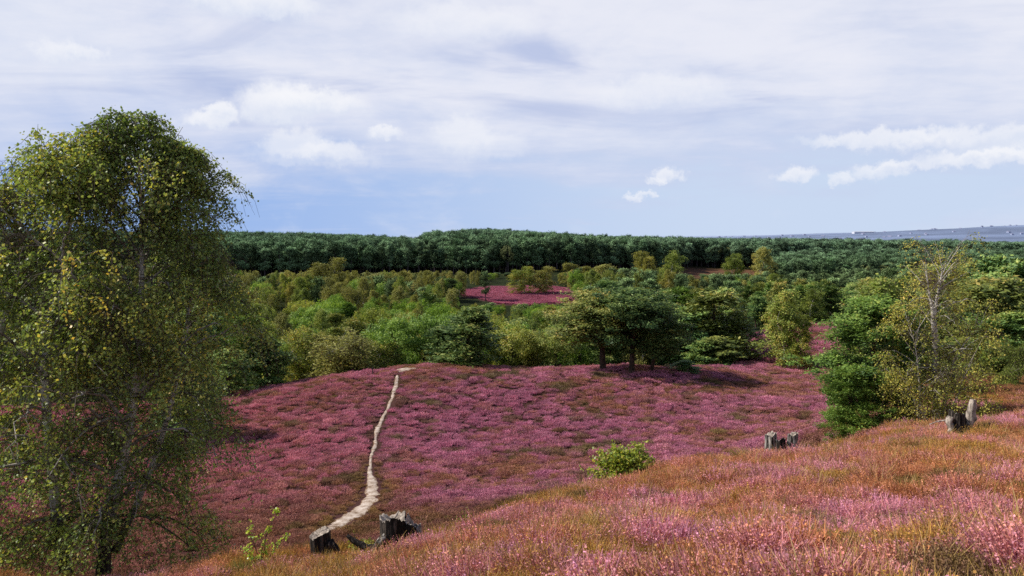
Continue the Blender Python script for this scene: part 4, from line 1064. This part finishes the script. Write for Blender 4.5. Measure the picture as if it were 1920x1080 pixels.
# ------------------------------------------------------------------ stumps
def stump_trunk(R, rad, hgt, flare=.5, nf=7, jag=.12, tilt=(0, 0), hollow=.25, deep=.5, profile=None, squash=1.0):
    """fluted stump wall with a torn rim and a sunken rotten heart"""
    na, nh = 64, 16
    a = np.linspace(0, 2 * math.pi, na, endpoint=False)
    fl = np.zeros(na)
    for k in range(3, 3 + nf): fl += R.normal(0, 1) * np.cos(k * a + R.uniform(0, 6)) / k ** .6
    fl = fl / np.abs(fl).max()
    rim = hgt * (1 + jag * np.sin(a + R.uniform(0, 6)) + jag * .7 * np.sin(3 * a + R.uniform(0, 6)) + R.normal(0, jag * .35, na))
    if profile is not None: rim = rim * profile(a)
    rows = []
    for j in range(nh):
        s = j / (nh - 1)
        r = rad * (1 + flare * (1 - s) ** 2.6 + (.13 + .22 * (1 - s) ** 1.5) * fl) + R.normal(0, rad * .018, na)
        z = -.25 + (rim + .25) * s
        rows.append(np.stack([np.cos(a) * r + tilt[0] * s * hgt, np.sin(a) * r * squash + tilt[1] * s * hgt, z], 1))
    mb = MB(); V = np.concatenate(rows)
    i = np.arange(nh - 1)[:, None] * na; k = np.arange(na)[None, :]
    Q = np.stack(np.broadcast_arrays(i + k, i + (k + 1) % na, i + na + (k + 1) % na, i + na + k), -1).reshape(-1, 4)
    mb.add(V, Q)
    top = MB(); rows2 = []
    for s, dz_ in ((1.0, .004), (.93, .012), (.80, -.02), (.6, -hollow * .5), (.35, -hollow * .9), (.03, -hollow)):
        ring = rows[-1].copy(); cx, cy_ = ring[:, 0].mean(), ring[:, 1].mean()
        ring[:, 0] = cx + (ring[:, 0] - cx) * s; ring[:, 1] = cy_ + (ring[:, 1] - cy_) * s
        ring[:, 2] = ring[:, 2] * (s * .6 + .4) + ring[:, 2].mean() * (.6 - s * .6) + dz_ * hgt * deep * 2 + R.normal(0, .012 * hgt, na) * (s < .95)
        rows2.append(ring)
    V2 = np.concatenate(rows2); i = np.arange(5)[:, None] * na
    Q2 = np.stack(np.broadcast_arrays(i + k, i + (k + 1) % na, i + na + (k + 1) % na, i + na + k), -1).reshape(-1, 4)
    top.add(V2, Q2)
    return mb, top
def root_tube(R, pts, r0, r1, rough=.18, sides=10, n=14):
    mb = MB(); p = spline(pts, n); r = np.linspace(r0, r1, n)
    tubes(mb, p[None], r[None], sides)
    V = mb.V[0]; c = np.repeat(p, sides, 0); k = 1 + rough * R.normal(size=(len(V), 1)) * .6 + rough * np.tile(np.cos(np.arange(sides) * 2.4), n)[:, None]
    V[:] = c + (V - c) * k
    return mb
def stump_root(name_label, loc, group='old tree stumps in the heather'):
    o = bpy.data.objects.new('tree_stump', None); COL.objects.link(o); o.location = loc; return tag(o, name_label, 'tree stump', group)
def pxl(d): return d / F                                     # metres per photo pixel at distance d

# small stump, bottom left
d_ = 15.3; b = foot(597, d_); R = np.random.default_rng(601)
o = stump_root('small dark flat topped stump left of the large torn stump', b)
A, B_ = stump_trunk(R, .19, .58, .34, 6, .05, (-.10, 0), .05, .3, lambda a: 1 + .16 * np.cos(a - .3), .8)
obj('trunk', A.mesh('trunk', [M['stump_dark']], True), o); obj('cut_top', B_.mesh('cut_top', [M['stump_pale']], True), o)
obj('root', root_tube(R, [(.12, -.05, .40), (.26, -.08, .26), (.36, -.10, .05), (.40, -.1, -.2)], .10, .055).mesh('root', [M['stump_dark']], True), o)
# large torn stump
d_ = 14.8; b = foot(735, d_) + np.array([0, 0, .08]); R = np.random.default_rng(602)
o = stump_root('large dark torn stump with fallen limb, beside the lower end of the path', b)
A, B_ = stump_trunk(R, .235, .86, .30, 9, .07, (-.04, 0), .10, .5, lambda a: 1 + .05 * np.cos(a - 2.6), .85)
obj('trunk', A.mesh('trunk', [M['stump_dark']], True), o); obj('cut_top', B_.mesh('cut_top', [M['stump_pale']], True), o)
A, B_ = stump_trunk(R, .16, .70, .12, 7, .10, (.30, 0), .12, .6, lambda a: 1 - .10 * np.cos(a), .9)
s2 = obj('side_trunk', A.mesh('side_trunk', [M['stump_dark']], True), o, (.16, .02, 0)); obj('cut_top', B_.mesh('cut_top', [M['stump_pale']], True), s2)
s2['label'] = 'leaning torn side trunk'
obj('limb', root_tube(R, [(-.18, -.1, .30), (-.42, -.12, .27), (-.66, -.10, .36), (-.90, -.06, .52)], .105, .035).mesh('limb', [M['stump_dark']], True), o)['label'] = 'dark broken limb lying to the left'
obj('root', root_tube(R, [(-.12, -.12, .55), (-.26, -.18, .42), (-.34, -.2, .22), (-.36, -.2, -.2)], .07, .06).mesh('root', [M['stump_mixed']], True), o)['label'] = 'pale bleached root'
obj('root', root_tube(R, [(.45, -.02, .50), (.56, -.04, .50), (.66, -.05, .56)], .05, .015, .1).mesh('root', [M['stump_dark']], True), o)
obj('root', root_tube(R, [(-.40, -.35, .22), (-.46, -.40, .10), (-.47, -.42, -.2)], .05, .05).mesh('root', [M['stump_dark']], True), o)
# two stumps on the crest
d_ = 24.6; b = foot(1453, d_) + np.array([0, 0, .10]); R = np.random.default_rng(603)
o = stump_root('short upright black and white stump, left of two on the slope crest', b)
A, B_ = stump_trunk(R, .175, .88, .1, 6, .05, (-.02, 0), .06, .5)
obj('trunk', A.mesh('trunk', [M['stump_mixed']], True), o); obj('cut_top', B_.mesh('cut_top', [M['stump_pale']], True), o)
d_ = 23.6; b = foot(1482, d_) + np.array([0, 0, .22]); R = np.random.default_rng(604)
o = stump_root('split pale stump of two pieces, right of two on the slope crest', b)
A, B_ = stump_trunk(R, .15, .66, .25, 6, .06, (.10, 0), .10, .5, lambda a: 1 + .1 * np.cos(a))
t1 = obj('trunk', A.mesh('trunk', [M['stump_mixed']], True), o, (.12, 0, 0)); obj('cut_top', B_.mesh('cut_top', [M['stump_pale']], True), t1)
A, B_ = stump_trunk(R, .14, .50, .25, 7, .10, (-.05, 0), .15, .6)
t1 = obj('trunk', A.mesh('trunk', [M['stump_dark']], True), o, (-.18, -.05, 0)); obj('cut_top', B_.mesh('cut_top', [M['stump_mixed']], True), t1)
# stump with the tall snag
d_ = 24.5; b = foot(1806, d_); R = np.random.default_rng(605)
o = stump_root('weathered stump with a tall white snag in front of the white stemmed birch', b)
A, B_ = stump_trunk(R, .24, .74, .25, 8, .08, (0, 0), .35, .9, lambda a: 1 + .06 * np.cos(a - 3.3), .9)
obj('trunk', A.mesh('trunk', [M['stump_dark']], True), o); obj('cut_top', B_.mesh('cut_top', [M['stump_mixed']], True), o)
obj('snag', root_tube(R, [(.26, 0, -.2), (.30, 0, .28), (.38, 0, .70), (.43, 0, 1.05), (.45, 0, 1.22)], .165, .09, .22, 12).mesh('snag', [M['stump_pale']], True), o)['label'] = 'tall white snag'
obj('root', root_tube(R, [(-.26, -.05, .66), (-.34, -.1, .50), (-.28, -.14, .34), (-.38, -.2, .20), (-.46, -.24, -.1)], .10, .06, .2, 10).mesh('root', [M['stump_pale']], True), o)['label'] = 'pale curled root'
obj('root', root_tube(R, [(.18, -.2, .45), (.26, -.27, .25), (.28, -.3, -.1)], .06, .05, .2).mesh('root', [M['stump_dark']], True), o)
obj('root', root_tube(R, [(-.34, 0, .55), (-.62, .05, .50), (-.86, .08, .40)], .03, .012, .2, 6).mesh('root', [M['stump_pale']], True), o)

# ------------------------------------------------------------------ saplings and small shrubs in the heather
def sapling(R, name, label, cat, base, stems, leaf, per, tl=.10, tint=(.3, .95), drop=None, wood_r=.010, mat='sapling_leaf'):
    root = bpy.data.objects.new(name, None); COL.objects.link(root); root.location = base; tag(root, label, cat)
    wood, crown = MB(), MB()
    for wp in stems:
        p = spline(wp, 14); tubes(wood, p[None], (np.linspace(1, .3, 14) * wood_r)[None], 5, .8)
        nb = 9; t = R.uniform(.2, 1, nb); i = np.minimum((t * 13).astype(int), 12); org = p[i]
        bp = branch_paths(R, org, R.uniform(0, 6.28, nb), R.uniform(.5, 1.4, nb) * tl, R.uniform(.3, .9, nb), R.uniform(0, .4, nb), 5, .05)
        tubes(wood, bp, np.tile(np.linspace(.4, .15, 5)[None] * wood_r, (nb, 1)), 4, 1.0)
        c, k, s = pick_on(bp, R, per, .2, 1.1)
        c2, _, _ = pick_on(p[None], R, per, .35, 1.0)
        c = np.concatenate([c, c2]) + R.normal(0, leaf * .5, (len(c) + len(c2), 3))
        leaves(crown, c, leaf * R.uniform(.7, 1.3, len(c)), R.uniform(tint[0], tint[1], len(c)), R, .15, .8)
    obj('stem', wood.mesh('stem', [M['birch_bark']], True), root); obj('leaves', crown.mesh('leaves', [M[mat]]), root)
    return root
def stems_px(pts_list, d, base): return [px_way(p, d, base) for p in pts_list]
b = foot(487, 14.6)
sapling(np.random.default_rng(701), 'birch_sapling', 'thin yellow green birch sapling left of the small stump', 'sapling', b,
        stems_px([[(490, 1065), (492, 1030), (508, 985), (526, 953)], [(488, 1065), (480, 1030), (468, 1000), (464, 968)], [(492, 1065), (515, 1030), (540, 1000)], [(486, 1065), (470, 1045), (452, 1022)], [(489, 1065), (497, 1020), (500, 985)]], 14.6, b), .050, 8, .10)
b = foot(1175, 21.6); R = np.random.default_rng(702)
bush = []
for k in range(90):
    a = R.uniform(0, 6.28); e = R.uniform(.15, 1.45); L_ = R.uniform(.8, 1.05)
    tipx = math.cos(a) * math.cos(e) * 1.25 * L_; tipy = math.sin(a) * math.cos(e) * .8 * L_; tipz = math.sin(e) * 1.05 * L_ + .25
    bush.append([(tipx * .08, tipy * .08, -.1), (tipx * .5, tipy * .5, tipz * .55), (tipx, tipy, tipz)])
sapling(R, 'green_shrub', 'rounded bright yellow green shrub on the crest of the near slope', 'shrub', b, bush, .075, 9, .20, (.05, .95), mat='shrub_leaf')
b = foot(1110, 21.4)
sapling(np.random.default_rng(703), 'heath_shrub', 'low straggly olive shrub just left of the rounded green shrub', 'shrub', b,
        [[(0, 0, -.1), (x_, y_, .3), (x_ * 1.8, y_ * 1.8, h_)] for x_, y_, h_ in ((.1, 0, .62), (-.18, .1, .5), (.28, -.1, .42), (-.3, 0, .36), (.02, -.2, .55))], .04, 6, .12, (.1, .6), mat='shrub_leaf')
b = foot(867, 17.6)
sapling(np.random.default_rng(704), 'birch_sapling', 'tiny pale yellow sapling in the heather right of the large stump', 'sapling', b,
        [[(0, 0, -.1), (.05, 0, .3), (.18, 0, .50)], [(0, 0, -.1), (-.08, 0, .3), (-.14, 0, .42)], [(0, 0, -.1), (.02, .05, .35), (.02, .1, .68)]], .055, 5, .08, (.6, 1.0))
b = foot(684, 16.2)
sapling(np.random.default_rng(705), 'bilberry_bush', 'low golden green bush between the two stumps by the path', 'shrub', b,
        [[(0, 0, -.1), (math.cos(a) * .2, math.sin(a) * .15, .25), (math.cos(a) * .42, math.sin(a) * .3, .38 + .1 * math.sin(3 * a))] for a in np.arange(0, 6.28, .42)], .034, 9, .12, (.35, .95), mat='shrub_leaf')
b = foot(1303, 25.5)
sapling(np.random.default_rng(706), 'birch_sapling', 'spindly upright sapling between the green shrub and the crest stumps', 'sapling', b,
        [[(0, 0, -.1), (.02, 0, .5), (.0, 0, .95)], [(0, 0, .2), (.08, 0, .45), (.14, 0, .62)]], .045, 4, .10, (.2, .7))
# golden grass tussock left of the crest stumps
R = np.random.default_rng(707)
def tussock(R, n, spread, hgt, label, base, c0, c1):
    mb = MB(); a = R.uniform(0, 6.28, n); r0 = R.uniform(0, 1, n) ** .5 * spread
    H_ = hgt * R.uniform(.6, 1.1, n); s = np.linspace(0, 1, 5)
    o_ = np.stack([np.cos(a), np.sin(a), 0 * a], 1)
    pts = o_[:, None] * (r0[:, None] + (R.uniform(.2, .8, n) * H_)[:, None] * s[None] ** 1.8)[..., None] + np.array([0, 0, 1.]) * (H_[:, None] * (s - .25 * s ** 3)[None])[..., None]
    tubes(mb, pts, np.tile(np.array([.006, .005, .004, .003, .001])[None], (n, 1)), 3, R.uniform(0, 1, n))
    m, t = new_mat('dry_grass'); finish(t, t.ramp(t.attr('tint'), [(0, c0), (1, c1)]), .7, .2, .2)
    o = obj('grass_tussock', mb.mesh('grass_tussock', [m], True), None, base); return tag(o, label, 'grass tussock')
tussock(R, 700, .45, .62, 'golden dry grass tussock left of the two crest stumps', foot(1415, 24.0), (.25, .18, .04), (.60, .46, .16))
tussock(R, 420, .38, .40, 'low olive green grass tussock at the foot of the thin sapling, lower left', foot(440, 14.2), (.12, .12, .02), (.36, .30, .06))

# ------------------------------------------------------------------ small post on the hilltop
pp_ = ground_at(699, 704, 60, 130); R = np.random.default_rng(801)
po = bpy.data.objects.new('wooden_post', None); COL.objects.link(po); po.location = pp_; tag(po, 'small dark wooden post on the hilltop left of the sand patch', 'post')
q = MB(); zz_ = np.array([-.3, .2, .7, 1.12, 1.2]); tubes(q, np.stack([np.array([.0, .01, .0, .01, .01]), 0 * zz_, zz_], 1)[None], np.array([[.085, .08, .078, .075, .02]]), 8)
obj('post', q.mesh('post', [M['post_wood']], True), po)
bpy.ops.mesh.primitive_cube_add(size=1); pl = bpy.context.object; pl.name = 'sign_board'; pl.data.name = 'sign_board'
pl.scale = (.36, .03, .24); bv = pl.modifiers.new('bevel', 'BEVEL'); bv.width = .01; pl.location = (0, -.10, 1.0); pl.parent = po; pl.data.materials.append(M['post_wood'])

# ------------------------------------------------------------------ far town on the hazy plain
def wall_mat(name, c): m, t = new_mat(name); n_ = t.noise(t.node('ShaderNodeTexCoord').outputs['Object'], .2, 3); finish(t, t.mix(n_, tuple(v * .85 for v in c), c), .8, .1); return m
M['hall_wall'] = wall_mat('hall_wall', (.62, .64, .70)); M['far_roof'] = wall_mat('far_roof', (.32, .33, .45)); M['far_wall'] = wall_mat('far_wall', (.36, .41, .56)); M['tower_wall'] = wall_mat('tower_wall', (.23, .26, .36))  # far house walls and roofs have blue haze painted into their colour
def house(mb, x, y, z, L, Wd, h, rz, rh):
    c, s = math.cos(rz), math.sin(rz)
    P_ = [(-L, -Wd, -3), (L, -Wd, -3), (L, Wd, -3), (-L, Wd, -3), (-L, -Wd, h), (L, -Wd, h), (L, Wd, h), (-L, Wd, h), (-L, 0, h + rh), (L, 0, h + rh)]
    V = np.array([(x + c * a - s * b_, y + s * a + c * b_, z + k) for a, b_, k in P_])
    mb.add(V, [(0, 1, 5, 4), (1, 2, 6, 5), (2, 3, 7, 6), (3, 0, 4, 7)], .5, 0)
    mb.add(V + np.array([0, 0, .3]), [(4, 5, 9, 8), (6, 7, 8, 9), (5, 6, 9, 9), (7, 4, 8, 8)], .5, 1)
R = np.random.default_rng(811); tn = MB()
for i in range(80):
    qx = R.uniform(1330, 2100); yy = R.uniform(5500, 9800); xx = (qx - 960) / F / CP * yy
    house(tn, xx, yy, float(height(xx, yy)), R.uniform(7, 16), R.uniform(6, 11), R.uniform(5, 10), R.uniform(-.6, .6), R.uniform(3, 6))
Vv, Qq = tn.arrays(); fm = bpy.data.meshes.new('distant_town')
# triangles at the gables come as collapsed quads: build through bmesh-safe faces
faces = [tuple(dict.fromkeys(int(v) for v in f)) for f in Qq]; fm.from_pydata(Vv.tolist(), [], faces)
fm.materials.append(M['far_wall']); fm.materials.append(M['far_roof']); fm.polygons.foreach_set('material_index', np.concatenate(tn.MI))
tag(obj('distant_town', fm), 'tiny pale houses of a hazy town on the far horizon hills', None, None, 'stuff')
hb = ground_at(1618, 441.5, 5000, 12000) if False else np.array([(1615 - 960) / F / CP * 7600, 7600, float(height((1615 - 960) / F / CP * 7600, 7600))])
hr = bpy.data.objects.new('factory_hall', None); COL.objects.link(hr); hr.location = hb; tag(hr, 'long white hall far off on the hazy plain near the horizon', 'building')
def block(name, mat, parent, L, Wd, z0, z1, inset=0):
    mb = MB(); V = np.array([(-L, -Wd, z0), (L, -Wd, z0), (L, Wd, z0), (-L, Wd, z0), (-L + inset, -Wd + inset, z1), (L - inset, -Wd + inset, z1), (L - inset, Wd - inset, z1), (-L + inset, Wd - inset, z1)])
    mb.add(V, [(0, 1, 5, 4), (1, 2, 6, 5), (2, 3, 7, 6), (3, 0, 4, 7), (4, 5, 6, 7)]); return obj(name, mb.mesh(name, [mat]), parent)
block('wall', M['hall_wall'], hr, 95, 30, -6, 13); block('roof', M['hall_wall'], hr, 97, 32, 13.2, 17, 14)
tx = (1879 - 960) / F / CP * 11000
tr_ = bpy.data.objects.new('water_tower', None); COL.objects.link(tr_); tr_.location = (tx, 11000, float(height(tx, 11000))); tag(tr_, 'tiny tower on the hazy horizon hill at the far right', 'tower')
q = MB(); zz_ = np.array([-5, 10, 24, 30.]); tubes(q, np.stack([0 * zz_, 0 * zz_, zz_], 1)[None], np.array([[7, 5.5, 5.5, 6.]]), 10); obj('shaft', q.mesh('shaft', [M['tower_wall']], True), tr_)
q = MB(); zz_ = np.array([30.2, 34, 41, 44, 45]); tubes(q, np.stack([0 * zz_, 0 * zz_, zz_], 1)[None], np.array([[6, 11, 11, 8, .1]]), 12); obj('tank', q.mesh('tank', [M['tower_wall']], True), tr_)
